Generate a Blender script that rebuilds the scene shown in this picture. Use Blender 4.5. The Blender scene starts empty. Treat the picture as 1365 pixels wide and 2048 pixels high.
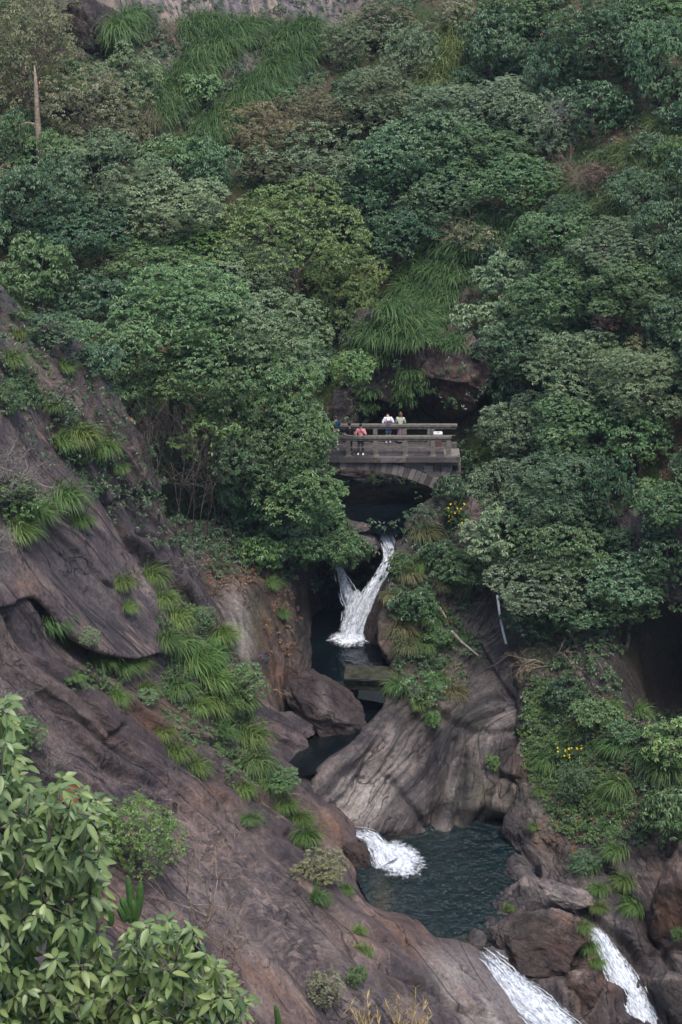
import bpy, math, random
import numpy as np
from mathutils import Vector, Matrix
from mathutils.bvhtree import BVHTree

# ------------------------------------------------------------------ camera, sky, sun, exposure
SC = bpy.context.scene
COL = SC.collection
PITCH = math.radians(20.0)
FPX = 4836.0                                    # focal length in pixels of the 1365 x 2048 photograph
cam = bpy.data.cameras.new('camera')
cam.sensor_fit = 'VERTICAL'; cam.sensor_height = 36.0; cam.lens = 36.0 * FPX / 2048.0
cam.clip_start = 0.5; cam.clip_end = 5000
camo = bpy.data.objects.new('camera', cam); COL.objects.link(camo)
camo.location = (0, 0, 0); camo.rotation_euler = (math.radians(90) - PITCH, 0, 0)
SC.camera = camo

world = bpy.data.worlds.new('World'); SC.world = world; world.use_nodes = True
wn = world.node_tree.nodes; wl = world.node_tree.links
bg = wn['Background']
sky = wn.new('ShaderNodeTexSky'); sky.sky_type = 'NISHITA'; sky.sun_disc = False
SUN_EL, SUN_AZ = math.radians(62), math.radians(160)   # azimuth clockwise from +Y (north): behind the camera, a little right
sky.sun_elevation = SUN_EL; sky.sun_rotation = SUN_AZ
sky.air_density = 1.0; sky.dust_density = 1.6; sky.ozone_density = 1.0
wl.new(sky.outputs[0], bg.inputs[0]); bg.inputs[1].default_value = 0.095
sun = bpy.data.lights.new('sun', 'SUN'); sun.energy = 1.5; sun.angle = math.radians(25); sun.color = (1.0, 0.95, 0.88)
suno = bpy.data.objects.new('sun', sun); COL.objects.link(suno)
sd = Vector((math.sin(SUN_AZ) * math.cos(SUN_EL), math.cos(SUN_AZ) * math.cos(SUN_EL), math.sin(SUN_EL)))
suno.rotation_euler = sd.to_track_quat('Z', 'Y').to_euler(); suno.location = (0, -20, 60)
SC.view_settings.view_transform = 'Standard'; SC.view_settings.look = 'None'
SC.view_settings.gamma = 1.0; SC.view_settings.use_curve_mapping = False
SC.view_settings.exposure = 1.56
SC.cycles.max_bounces = 5; SC.cycles.diffuse_bounces = 2; SC.cycles.glossy_bounces = 2
SC.cycles.transmission_bounces = 3; SC.cycles.transparent_max_bounces = 12
SC.cycles.use_denoising = True

rng = np.random.default_rng(7)
HAZE = 0.00011
SC.cycles.volume_bounces = 0
random.seed(7)
CP, SP = math.cos(PITCH), math.sin(PITCH)

# ------------------------------------------------------------------ helpers
def P(u, v, Y):
    """world point on the photo's ray (u, v) at ground distance Y"""
    u = np.asarray(u, float); v = np.asarray(v, float); Y = np.asarray(Y, float)
    a = (u - 682.5) / FPX; b = (v - 1024.0) / FPX
    dy = CP - b * SP; dz = -SP - b * CP
    t = Y / dy
    return np.stack([a * t, Y + 0 * t, dz * t], -1)
def ray(u, v):
    a = (u - 682.5) / FPX; b = (v - 1024.0) / FPX
    return Vector((a, CP - b * SP, -SP - b * CP)).normalized()
def px(p):
    p = np.asarray(p, float)
    f = p[..., 1] * CP - p[..., 2] * SP
    up = p[..., 1] * SP + p[..., 2] * CP
    return 682.5 + FPX * p[..., 0] / f, 1024 - FPX * up / f
def _hash(i, j, k, seed):
    n = (i * 374761393 + j * 668265263 + k * 2147483647 + seed * 1274126177) & 0xffffffff
    n = ((n ^ (n >> 13)) * 1274126177) & 0xffffffff
    n = (n ^ (n >> 16)) & 0xffffffff
    return n.astype(np.float64) / 4294967295.0
def vnoise(p, seed=0):
    p = np.asarray(p, float); i = np.floor(p).astype(np.int64); f = p - i
    f = f * f * f * (f * (f * 6 - 15) + 10)
    r = 0
    for dx in (0, 1):
        for dy in (0, 1):
            for dz in (0, 1):
                w = (f[..., 0] if dx else 1 - f[..., 0]) * (f[..., 1] if dy else 1 - f[..., 1]) * (f[..., 2] if dz else 1 - f[..., 2])
                r = r + w * _hash(i[..., 0] + dx, i[..., 1] + dy, i[..., 2] + dz, seed)
    return r * 2 - 1
def fbm(p, oct=4, seed=0, gain=0.5):
    s = 0; a = 1.0; t = 0
    for o in range(oct):
        s = s + a * vnoise(np.asarray(p) * 2 ** o + o * 17.3, seed + o); t += a; a *= gain
    return s / t
def ridge(p, oct=3, seed=0):
    s = 0; a = 1.0; t = 0
    for o in range(oct):
        s = s + a * (1 - np.abs(vnoise(np.asarray(p) * 2 ** o + o * 9.1, seed + o)) * 2); t += a; a *= 0.5
    return s / t
def unit(a):
    a = np.asarray(a, float); return a / (np.linalg.norm(a, axis=-1, keepdims=True) + 1e-9)

def mesh(name, V, F, smooth=True, attrs=None, vattrs=None):
    V = np.asarray(V, np.float32); me = bpy.data.meshes.new(name)
    if isinstance(F, np.ndarray): groups = [F]
    else: groups = [np.asarray(g, np.int32) for g in F if len(g)]
    me.vertices.add(len(V)); me.vertices.foreach_set('co', V.ravel())
    li = np.concatenate([g.ravel() for g in groups]).astype(np.int32)
    tot = np.concatenate([np.full(len(g), g.shape[1], np.int32) for g in groups])
    st = np.concatenate([[0], np.cumsum(tot)[:-1]]).astype(np.int32)
    me.loops.add(len(li)); me.loops.foreach_set('vertex_index', li)
    me.polygons.add(len(tot)); me.polygons.foreach_set('loop_start', st); me.polygons.foreach_set('loop_total', tot)
    me.polygons.foreach_set('use_smooth', np.full(len(tot), smooth, bool))
    for k, a in (attrs or {}).items():
        at = me.attributes.new(k, 'FLOAT', 'FACE'); at.data.foreach_set('value', np.asarray(a, np.float32))
    for k, a in (vattrs or {}).items():
        a = np.asarray(a, np.float32)
        if a.ndim == 2:
            at = me.attributes.new(k, 'FLOAT_VECTOR', 'POINT'); at.data.foreach_set('vector', a.ravel())
        else:
            at = me.attributes.new(k, 'FLOAT', 'POINT'); at.data.foreach_set('value', a)
    me.update(); me.validate()
    return me
def obj(name, me, mat=None, parent=None, loc=None):
    o = bpy.data.objects.new(name, me); COL.objects.link(o)
    if mat and me is not None and not me.materials: me.materials.append(mat)
    if parent: o.parent = parent
    if loc is not None: o.location = loc
    return o
def tag(o, label=None, cat=None, group=None, kind=None):
    if label: o['label'] = label
    if cat: o['category'] = cat
    if group: o['group'] = group
    if kind: o['kind'] = kind
    return o
def thing(name, label, cat, loc, group=None, rz=0.0):
    o = obj(name, None, loc=loc); o.rotation_euler.z = rz; o.empty_display_size = 0.3
    return tag(o, label, cat, group)

class MB:
    """collects pieces of one mesh"""
    def __init__(s): s.V = []; s.Q = []; s.T = []; s.n = 0; s.r = []; s.rt = []
    def add(s, V, F, r=None):
        V = np.asarray(V, float).reshape(-1, 3); F = np.asarray(F, np.int64)
        s.V.append(V)
        rr = np.full(len(F), 0.5 if r is None else 0.0) + (0 if r is None else r)
        (s.Q if F.shape[1] == 4 else s.T).append(F + s.n); (s.r if F.shape[1] == 4 else s.rt).append(rr)
        s.n += len(V); return s
    def box(s, c, h, R=None, taper=1.0, r=None):
        x = np.array([[-1,-1,-1],[1,-1,-1],[1,1,-1],[-1,1,-1],[-1,-1,1],[1,-1,1],[1,1,1],[-1,1,1]], float) * np.asarray(h)
        x[4:, :2] *= taper
        if R is not None: x = x @ np.asarray(R).T
        return s.add(x + np.asarray(c), [[3,2,1,0],[4,5,6,7],[0,1,5,4],[1,2,6,5],[2,3,7,6],[3,0,4,7]], r)
    def tube(s, pts, rad, n=6, r=None):
        pts = np.asarray(pts, float); m = len(pts)
        rad = np.broadcast_to(np.asarray(rad, float), (m,))
        t = unit(np.gradient(pts, axis=0))
        ref = np.array([0.31, 0.2, 1.0]) if abs(t[0][2]) < 0.9 else np.array([1.0, 0.2, 0.1])
        a = unit(np.cross(t, ref)); b = np.cross(t, a)
        ang = np.arange(n) * 2 * math.pi / n
        ring = pts[:, None] + rad[:, None, None] * (np.cos(ang)[None, :, None] * a[:, None] + np.sin(ang)[None, :, None] * b[:, None])
        i = np.arange(m - 1)[:, None] * n; j = np.arange(n)[None]; k = (j + 1) % n
        F = np.stack([i + j, i + k, i + n + k, i + n + j], -1).reshape(-1, 4)
        s.add(ring.reshape(-1, 3), F, r)
        c = len(s.V); caps = []
        base = s.n - m * n
        s.V.append(np.array([pts[0], pts[-1]])); p0, p1 = s.n, s.n + 1; s.n += 2
        s.T.append(np.array([[p0, base + (q + 1) % n, base + q] for q in range(n)] + [[p1, base + (m - 1) * n + q, base + (m - 1) * n + (q + 1) % n] for q in range(n)]))
        s.rt.append(np.full(2 * n, 0.5 if r is None else r)); return s
    def mesh(s, name, smooth=True):
        gs = []; rs = []
        if s.Q: gs.append(np.concatenate(s.Q)); rs.append(np.concatenate(s.r))
        if s.T: gs.append(np.concatenate(s.T)); rs.append(np.concatenate(s.rt))
        return mesh(name, np.concatenate(s.V), gs, smooth, {'rnd': np.concatenate(rs)})
    def build(s, name, mat, parent=None, smooth=True, loc=None): return obj(name, s.mesh(name, smooth), mat, parent, loc)

# ------------------------------------------------------------------ materials
class NT:
    def __init__(s, name):
        s.m = bpy.data.materials.new(name); s.m.use_nodes = True; s.t = s.m.node_tree
        s.t.nodes.clear(); s.out = s.n('ShaderNodeOutputMaterial')
    def n(s, k, **kw):
        x = s.t.nodes.new(k)
        for a, b in kw.items(): setattr(x, a, b)
        return x
    def l(s, a, b): s.t.links.new(a, b)
    def put(s, sock, val):
        if hasattr(val, 'links') or isinstance(val, bpy.types.NodeSocket): s.l(val, sock)
        else: sock.default_value = val
    def noise(s, vec, scale, detail=4, rough=0.55, dist=0.0):
        x = s.n('ShaderNodeTexNoise'); x.inputs['Scale'].default_value = scale; x.inputs['Detail'].default_value = detail
        x.inputs['Roughness'].default_value = rough; x.inputs['Distortion'].default_value = dist
        if vec is not None: s.l(vec, x.inputs['Vector'])
        return x.outputs['Fac']
    def ramp(s, fac, stops):
        x = s.n('ShaderNodeValToRGB'); e = x.color_ramp.elements
        while len(e) < len(stops): e.new(0.5)
        for k, (p, c) in enumerate(stops): e[k].position = p; e[k].color = (*c, 1) if len(c) == 3 else c
        s.l(fac, x.inputs[0]); return x.outputs[0]
    def mix(s, f, a, b, mode='MIX'):
        x = s.n('ShaderNodeMix', data_type='RGBA', blend_type=mode)
        s.put(x.inputs[0], f); s.put(x.inputs[6], a if not isinstance(a, tuple) else (*a, 1)); s.put(x.inputs[7], b if not isinstance(b, tuple) else (*b, 1))
        return x.outputs[2]
    def math(s, op, a, b=0.0, clamp=False):
        x = s.n('ShaderNodeMath', operation=op); x.use_clamp = clamp; s.put(x.inputs[0], a); s.put(x.inputs[1], b); return x.outputs[0]
    def attr(s, name, out='Fac'):
        x = s.n('ShaderNodeAttribute'); x.attribute_name = name; return x.outputs[out]
    def pos(s): return s.n('ShaderNodeNewGeometry').outputs['Position']
    def objc(s): return s.n('ShaderNodeTexCoord').outputs['Object']
    def bump(s, h, strength, dist, normal=None):
        x = s.n('ShaderNodeBump'); x.inputs['Strength'].default_value = strength; x.inputs['Distance'].default_value = dist
        s.l(h, x.inputs['Height'])
        if normal is not None: s.l(normal, x.inputs['Normal'])
        return x.outputs[0]
    def bsdf(s, col, rough=0.7, spec=0.3, normal=None, alpha=None, **kw):
        x = s.n('ShaderNodeBsdfPrincipled'); s.put(x.inputs['Base Color'], col if not isinstance(col, tuple) else (*col, 1))
        s.put(x.inputs['Roughness'], rough); s.put(x.inputs['Specular IOR Level'], spec)
        if normal is not None: s.l(normal, x.inputs['Normal'])
        if alpha is not None: s.put(x.inputs['Alpha'], alpha)
        for k, v in kw.items(): x.inputs[k].default_value = v
        return x.outputs[0]
    def done(s, sh): s.l(sh, s.out.inputs[0]); return s.m

def m_rock(name, dark, mid, light, pale=(0.45, 0.395, 0.36), rust=(0.24, 0.115, 0.060), scale=1.0):
    t = NT(name); fl = t.attr('flow', 'Vector'); p = t.pos()
    n1 = t.noise(fl, 0.9 * scale, 10, 0.70, 0.4); n2 = t.noise(p, 0.55, 10, 0.68, 0.3); n3 = t.noise(p, 4.0, 8, 0.75)
    n4 = t.noise(fl, 3.2 * scale, 6, 0.6, 1.0); n5 = t.noise(p, 0.18, 4, 0.5)
    f = t.math('ADD', t.math('MULTIPLY', n1, 0.42), t.math('MULTIPLY', n2, 0.58))
    f = t.math('ADD', f, t.math('MULTIPLY', t.math('SUBTRACT', n3, 0.5), 0.42))
    c = t.ramp(f, [(0.38, dark), (0.48, mid), (0.55, tuple(0.6 * a + 0.4 * b for a, b in zip(mid, light))), (0.64, light)])
    st = t.ramp(n4, [(0.58, (0, 0, 0)), (0.68, (1, 1, 1))])
    c = t.mix(t.math('MULTIPLY', st, 0.45), c, tuple(0.75 * x for x in light))
    dk = t.ramp(n4, [(0.33, (1, 1, 1)), (0.42, (0, 0, 0))])
    c = t.mix(t.math('MULTIPLY', dk, 0.6), c, tuple(0.6 * x for x in dark))
    ru = t.math('MULTIPLY', t.attr('rust'), t.ramp(t.noise(fl, 1.3, 6, 0.6), [(0.35, (0, 0, 0)), (0.62, (1, 1, 1))]), True)
    c = t.mix(ru, c, rust)
    pa = t.math('MULTIPLY', t.math('MULTIPLY', t.attr('pale'), 0.85), t.ramp(t.math('ADD', t.math('MULTIPLY', n1, 0.6), t.math('MULTIPLY', n3, 0.4)), [(0.38, (0.1, 0.1, 0.1)), (0.6, (1, 1, 1))]), True)
    c = t.mix(pa, c, pale)
    we = t.math('MULTIPLY', t.attr('wet'), t.ramp(t.noise(fl, 0.7, 5, 0.6), [(0.3, (0.25, 0.25, 0.25)), (0.55, (1, 1, 1))]), True)  # darkens damp rock, and paints shade into the hollow of the right bank
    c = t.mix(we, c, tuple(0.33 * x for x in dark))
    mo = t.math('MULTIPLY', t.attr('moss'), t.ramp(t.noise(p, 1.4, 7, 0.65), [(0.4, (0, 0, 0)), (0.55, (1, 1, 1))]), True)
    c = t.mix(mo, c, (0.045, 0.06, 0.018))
    di = t.math('MULTIPLY', t.attr('soil'), t.ramp(t.noise(p, 0.9, 7, 0.65), [(0.36, (0, 0, 0)), (0.5, (1, 1, 1))]), True)
    c = t.mix(di, c, t.ramp(n3, [(0.35, (0.035, 0.024, 0.018)), (0.65, (0.11, 0.078, 0.056))]))
    sb = t.n('ShaderNodeVectorMath', operation='MULTIPLY'); t.l(fl, sb.inputs[0]); sb.inputs[1].default_value = (0.35, 1.0, 1.0)
    band = t.ramp(t.noise(sb.outputs[0], 0.42, 3, 0.45, 0.2), [(0.47, (0, 0, 0)), (0.53, (1, 1, 1))])
    c = t.mix(t.math('MULTIPLY', band, 0.5), c, tuple(x * y for x, y in zip(mid, (0.52, 0.56, 0.66))))
    sj = t.n('ShaderNodeVectorMath', operation='MULTIPLY'); t.l(fl, sj.inputs[0]); sj.inputs[1].default_value = (0.45, 1.0, 1.0)
    nj = t.noise(sj.outputs[0], 0.55, 2.5, 0.5, 0.15); nk = t.noise(sj.outputs[0], 1.5, 2, 0.5, 0.1); jm = t.noise(p, 0.22, 3, 0.5)
    j1 = t.ramp(nj, [(0.494, (0, 0, 0)), (0.500, (1, 1, 1)), (0.506, (0, 0, 0))]); j2 = t.ramp(nk, [(0.560, (0, 0, 0)), (0.572, (1, 1, 1)), (0.584, (0, 0, 0))]); j3 = t.ramp(nk, [(0.428, (0, 0, 0)), (0.436, (1, 1, 1)), (0.444, (0, 0, 0))])
    c = t.mix(t.math('MULTIPLY', j2, t.math('MULTIPLY', t.ramp(jm, [(0.45, (0, 0, 0)), (0.6, (1, 1, 1))]), 0.7)), c, tuple(1.25 * x for x in light))
    jd = t.math('MAXIMUM', j1, t.math('MULTIPLY', j3, t.ramp(jm, [(0.4, (1, 1, 1)), (0.52, (0, 0, 0))])))
    c = t.mix(t.math('MULTIPLY', jd, 0.65), c, (0.010, 0.008, 0.009))
    lich = t.ramp(t.noise(p, 7.0, 3, 0.5), [(0.70, (0, 0, 0)), (0.76, (1, 1, 1))])
    c = t.mix(t.math('MULTIPLY', lich, 0.35), c, (0.38, 0.35, 0.32))
    vo = t.n('ShaderNodeTexVoronoi', feature='DISTANCE_TO_EDGE'); vv = t.n('ShaderNodeVectorMath', operation='MULTIPLY_ADD'); t.l(fl, vv.inputs[0]); vv.inputs[1].default_value = (1.0, 0.85, 0.85)
    nz = t.n('ShaderNodeTexNoise'); nz.inputs['Scale'].default_value = 0.9; nz.inputs['Detail'].default_value = 5; t.l(p, nz.inputs['Vector']); t.l(nz.outputs['Color'], vv.inputs[2]); t.l(vv.outputs[0], vo.inputs['Vector']); vo.inputs['Scale'].default_value = 1.0
    ck = t.ramp(vo.outputs['Distance'], [(0.0, (1, 1, 1)), (0.028, (0, 0, 0))])
    ck = t.math('MULTIPLY', ck, t.ramp(t.noise(p, 0.35, 3, 0.5), [(0.52, (0, 0, 0)), (0.60, (1, 1, 1))]))
    c = t.mix(t.math('MULTIPLY', ck, 0.8), c, (0.012, 0.010, 0.011))
    v2 = t.n('ShaderNodeTexVoronoi', feature='F1'); v2.inputs['Scale'].default_value = 4.2; vm = t.n('ShaderNodeVectorMath', operation='MULTIPLY'); t.l(fl, vm.inputs[0]); vm.inputs[1].default_value = (5.0, 1.0, 1.0); vw = t.n('ShaderNodeVectorMath', operation='MULTIPLY_ADD'); t.l(nz.outputs['Color'], vw.inputs[0]); vw.inputs[1].default_value = (1.2, 1.2, 1.2); t.l(vm.outputs[0], vw.inputs[2]); t.l(vw.outputs[0], v2.inputs['Vector'])
    chm = t.attr('chunk'); cv = t.n('ShaderNodeSeparateColor'); t.l(v2.outputs['Color'], cv.inputs[0])
    c = t.mix(t.math('MULTIPLY', chm, 0.55, True), c, t.ramp(t.math('ADD', t.math('MULTIPLY', cv.outputs[0], .6), t.math('MULTIPLY', n3, .5)), [(0.30, dark), (0.5, mid), (0.75, tuple(1.15 * x for x in light))]))
    fine = t.ramp(t.noise(p, 5.5, 6, 0.75), [(0.36, (0.72,) * 3), (0.5, (1.0,) * 3), (0.64, (1.25,) * 3)])
    c = t.mix(1.0, c, fine, 'MULTIPLY')
    b = t.bump(n1, 0.5, 0.5); b = t.bump(t.math('MULTIPLY', t.math('MAXIMUM', ck, jd), -1.0), 1.0, 0.15, b); b = t.bump(t.math('MULTIPLY', v2.outputs['Distance'], chm), 1.0, 0.25, b); b = t.bump(n4, 0.45, 0.16, b); b = t.bump(n3, 1.0, 0.20, b); b = t.bump(t.noise(p, 11, 5, 0.7), 0.9, 0.06, b)
    rg = t.ramp(n2, [(0.35, (0.5,) * 3), (0.65, (0.85,) * 3)])
    return t.done(t.bsdf(c, rg, 0.35, b))
def m_leaf(name, rough=0.5, spec=0.35, trans=0.22, hue=0.5):
    t = NT(name); oc = t.n('ShaderNodeObjectInfo').outputs['Color']; r = t.attr('rnd')
    k = t.math('ADD', t.math('MULTIPLY', r, 0.9), 0.55)
    v = t.n('ShaderNodeVectorMath', operation='SCALE'); t.l(oc, v.inputs[0]); t.l(k, v.inputs['Scale'])
    h = t.n('ShaderNodeHueSaturation'); t.l(v.outputs[0], h.inputs['Color'])
    t.l(t.math('ADD', t.math('MULTIPLY', r, -0.05), 0.52), h.inputs['Hue'])
    big = t.noise(t.pos(), 0.8, 3, 0.5)
    c = t.mix(t.math('MULTIPLY', t.ramp(big, [(0.45, (0, 0, 0)), (0.7, (1, 1, 1))]), 0.3), h.outputs[0], t.mix(1.0, h.outputs[0], (1.25, 1.05, 0.75), 'MULTIPLY'))
    dead = t.ramp(r, [(0.985, (0, 0, 0)), (0.99, (1, 1, 1))])
    c = t.mix(t.math('MULTIPLY', dead, 0.8), c, (0.26, 0.13, 0.06))
    c = t.mix(t.math('MULTIPLY', t.attr('rib'), 0.35), c, t.mix(1.0, c, (1.9, 1.7, 1.6), 'MULTIPLY'))
    b1 = t.bsdf(c, rough, spec)
    tr = t.n('ShaderNodeBsdfTranslucent'); t.l(t.mix(1.0, c, (1.25, 1.4, 0.65), 'MULTIPLY'), tr.inputs[0])
    mx = t.n('ShaderNodeMixShader'); mx.inputs[0].default_value = trans; t.l(b1, mx.inputs[1]); t.l(tr.outputs[0], mx.inputs[2])
    return t.done(mx.outputs[0])
def m_bark(name, c0, c1):
    t = NT(name); p = t.objc(); n = t.noise(p, 6, 6, 0.6)
    c = t.ramp(n, [(0.35, c0), (0.65, c1)])
    return t.done(t.bsdf(c, 0.85, 0.2, t.bump(n, 0.6, 0.03)))
def m_plain(name, c, var=0.25, rough=0.7, spec=0.3, sc=8, bump=0.2):
    t = NT(name); n = t.noise(t.objc(), sc, 6, 0.6)
    col = t.ramp(n, [(0.3, tuple(x * (1 - var) for x in c)), (0.7, tuple(min(1, x * (1 + var)) for x in c))])
    return t.done(t.bsdf(col, rough, spec, t.bump(n, bump, 0.02)))
def m_soil(name):
    t = NT(name); p = t.pos(); n = t.noise(p, 0.5, 8, 0.6); n3 = t.noise(p, 5, 8, 0.7)
    c = t.ramp(n3, [(0.35, (0.022, 0.018, 0.012)), (0.5, (0.06, 0.042, 0.028)), (0.68, (0.13, 0.09, 0.06))])
    c = t.mix(t.ramp(n, [(0.42, (0, 0, 0)), (0.56, (1, 1, 1))]), c, t.ramp(n3, [(0.35, (0.015, 0.024, 0.008)), (0.65, (0.05, 0.075, 0.02))]))
    rk = t.math('MULTIPLY', t.attr('pale'), 1.0, True)
    rc = t.ramp(t.noise(t.attr('flow', 'Vector'), 1.2, 9, 0.65, 0.8), [(0.36, (0.045, 0.04, 0.048)), (0.52, (0.13, 0.11, 0.115)), (0.64, (0.27, 0.20, 0.165))])
    c = t.mix(rk, c, rc)
    return t.done(t.bsdf(c, 0.9, 0.2, t.bump(n3, 0.8, 0.15)))
def m_water(name, deep, rip=5.0, strength=0.35, rough=0.06):
    t = NT(name); p = t.pos()
    mp = t.n('ShaderNodeMapping'); mp.inputs['Scale'].default_value = (1.0, 0.75, 1.0); t.l(p, mp.inputs[0])
    n1 = t.noise(mp.outputs[0], rip, 4, 0.6, 0.3); n2 = t.noise(mp.outputs[0], rip * 0.35, 3, 0.5)
    b = t.bump(n2, strength, 0.5); b = t.bump(n1, strength, 0.3, b)
    c = t.mix(t.ramp(t.noise(p, 0.4, 4, 0.5), [(0.35, (0, 0, 0)), (0.65, (1, 1, 1))]), deep, tuple(1.7 * x for x in deep))
    c = t.mix(t.attr('shallow'), c, (0.055, 0.045, 0.022))
    return t.done(t.bsdf(c, rough, 0.8, b, IOR=1.4))
def m_foam(name, lo=0.36, hi=0.68, scale=1.0):
    t = NT(name); fl = t.attr('flow', 'Vector'); n = t.noise(fl, 6.0 * scale, 8, 0.62, 0.5); n2 = t.noise(t.pos(), 9.0, 6, 0.75)
    f = t.math('ADD', t.math('MULTIPLY', n, 0.65), t.math('MULTIPLY', n2, 0.35))
    a = t.math('ADD', f, t.math('MULTIPLY', t.math('SUBTRACT', t.attr('dens'), 0.5), 0.5))
    al = t.ramp(a, [(lo, (0, 0, 0)), (hi, (1, 1, 1))])
    c = t.ramp(f, [(0.36, (0.20, 0.24, 0.32)), (0.48, (0.55, 0.59, 0.66)), (0.60, (0.88, 0.89, 0.92))])
    return t.done(t.bsdf(c, 0.45, 0.4, t.bump(f, 0.9, 0.25), al))

M = {}
M['rock'] = m_rock('granite', (0.030, 0.023, 0.028), (0.094, 0.072, 0.076), (0.26, 0.185, 0.155))
M['rock_warm'] = m_rock('warm_granite', (0.019, 0.016, 0.019), (0.066, 0.054, 0.056), (0.235, 0.182, 0.158))
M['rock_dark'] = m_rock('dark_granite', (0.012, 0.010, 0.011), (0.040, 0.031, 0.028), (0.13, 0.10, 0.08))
M['rock_red'] = m_rock('red_granite', (0.020, 0.014, 0.014), (0.056, 0.037, 0.034), (0.18, 0.13, 0.108))
M['soil'] = m_soil('hill_soil')
M['leaf'] = m_leaf('leaf', 0.45, 0.5, 0.2); M['leaf_waxy'] = m_leaf('waxy_leaf', 0.42, 0.5, 0.28)
M['grass'] = m_leaf('grass_blade', 0.55, 0.3, 0.3)
M['bark'] = m_bark('bark', (0.035, 0.028, 0.022), (0.12, 0.10, 0.085))
M['bark_grey'] = m_bark('grey_bark', (0.10, 0.085, 0.075), (0.30, 0.27, 0.25))
M['bark_dead'] = m_bark('dead_wood', (0.12, 0.08, 0.055), (0.33, 0.25, 0.19))
M['pool'] = m_water('pool_water', (0.0030, 0.0105, 0.0115), 5.0, 0.9)
M['pool_dark'] = m_water('dark_pool_water', (0.002, 0.004, 0.0055), 3.0, 0.15)
M['foam'] = m_foam('white_water'); M['spray'] = m_foam('thin_white_water', 0.42, 0.74)

# ------------------------------------------------------------------ terrain patches
def catmull(A, m, axis=0):
    A = np.moveaxis(np.asarray(A, float), axis, 0); n = len(A)
    x = np.linspace(0, n - 1, m); i = np.minimum(x.astype(int), n - 2); f = (x - i).reshape((-1,) + (1,) * (A.ndim - 1))
    p0 = A[np.maximum(i - 1, 0)]; p1 = A[i]; p2 = A[i + 1]; p3 = A[np.minimum(i + 2, n - 1)]
    r = 0.5 * (2 * p1 + (p2 - p0) * f + (2 * p0 - 5 * p1 + 4 * p2 - p3) * f * f + (3 * p1 - p0 - 3 * p2 + p3) * f ** 3)
    return np.moveaxis(r, 0, axis)
TV = []; TF = []; TN = [0]
def flow_frame(d):
    d = unit(d); e = unit(np.cross(d, [0.3, -0.8, 0.55])); n = np.cross(d, e); return d, e, n
def masks(pts, spec):
    u, v = px(pts); r = {}
    for k in ('pale', 'rust', 'wet', 'moss', 'soil', 'chunk'):
        a = np.zeros(len(pts))
        for (cu, cv, ru, rv, val) in spec.get(k, []):
            a = np.maximum(a, val * np.exp(-(((u - cu) / ru) ** 2 + ((v - cv) / rv) ** 2)))
        r[k] = a
    return r
def seg_dist(u, v, line):
    best = np.full(len(u), 1e9); side = np.zeros(len(u))
    for (x0, y0), (x1, y1) in zip(line[:-1], line[1:]):
        dx, dy = x1 - x0, y1 - y0; L2 = dx * dx + dy * dy; t = np.clip(((u - x0) * dx + (v - y0) * dy) / L2, 0, 1)
        d = np.hypot(u - x0 - t * dx, v - y0 - t * dy); c = (dx * (v - y0) - dy * (u - x0)); k = d < best
        best = np.where(k, d, best); side = np.where(k, np.sign(c), side)
    return best, side
def cracks(p, lines):
    """joints (grooves) and ledges (one lip proud of the other) along lines over the rock"""
    u, v = px(p); u = u + 9 * fbm(p * 0.3, 2, 77); v = v + 9 * fbm(p * 0.3 + 31, 2, 78); h = np.zeros(len(u))
    for line, w, dep, step in lines:
        d, sd = seg_dist(u, v, line); h = h - 1.5 * dep * np.exp(-(d / (w + 1.5)) ** 2) + step * np.exp(-d / 45.0) * np.clip(0.5 - sd * d / 11.0, 0, 1)
    return h
def grid_faces(nr, nc):
    i = np.arange(nr - 1)[:, None] * nc; j = np.arange(nc - 1)[None]
    return np.stack([i + j, i + nc + j, i + nc + j + 1, i + j + 1], -1).reshape(-1, 4)
def patch(name, ctrl, res, mat, disp, flow=(0.3, -0.5, -0.8), spec={}, solid=True, stretch=0.1, bedding=None):
    """ctrl: rows x cols of world points -> dense displaced surface"""
    C = np.asarray(ctrl, float)
    lr = np.linalg.norm(np.diff(C, axis=0), axis=-1).mean(1).sum(); lc = np.linalg.norm(np.diff(C, axis=1), axis=-1).mean(0).sum()
    nr, nc = max(8, int(lr / res)), max(8, int(lc / res))
    G = catmull(catmull(C, nr, 0), nc, 1)
    gu = np.gradient(G, axis=0); gv = np.gradient(G, axis=1)
    N = unit(np.cross(gu, gv)); 
    tocam = -unit(G)
    sg = np.sign((N * tocam).sum(-1).mean()) or 1.0
    N = N * sg
    pts = G.reshape(-1, 3); d, e, n = flow_frame(flow)
    fl = np.stack([pts @ d * stretch, pts @ e, pts @ n], -1)
    if bedding is not None: fl = bedding(pts)
    h = disp(pts, fl)
    V = pts + N.reshape(-1, 3) * h[:, None]
    F = grid_faces(nr, nc)
    if sg < 0: F = F[:, ::-1]
    at = masks(V, spec); at['flow'] = fl
    me = mesh(name, V, F, True, None, at)
    if solid:
        k = 2 if nr * nc > 60000 else 1; V2 = V.reshape(nr, nc, 3)[::k, ::k]; F2 = grid_faces(*V2.shape[:2]); F2 = F2[:, ::-1] if sg < 0 else F2
        V2 = V2.reshape(-1, 3); TV.append(V2); TF.append(F2 + TN[0]); TN[0] += len(V2)
    return tag(obj(name, me, mat), kind='structure')

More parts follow.
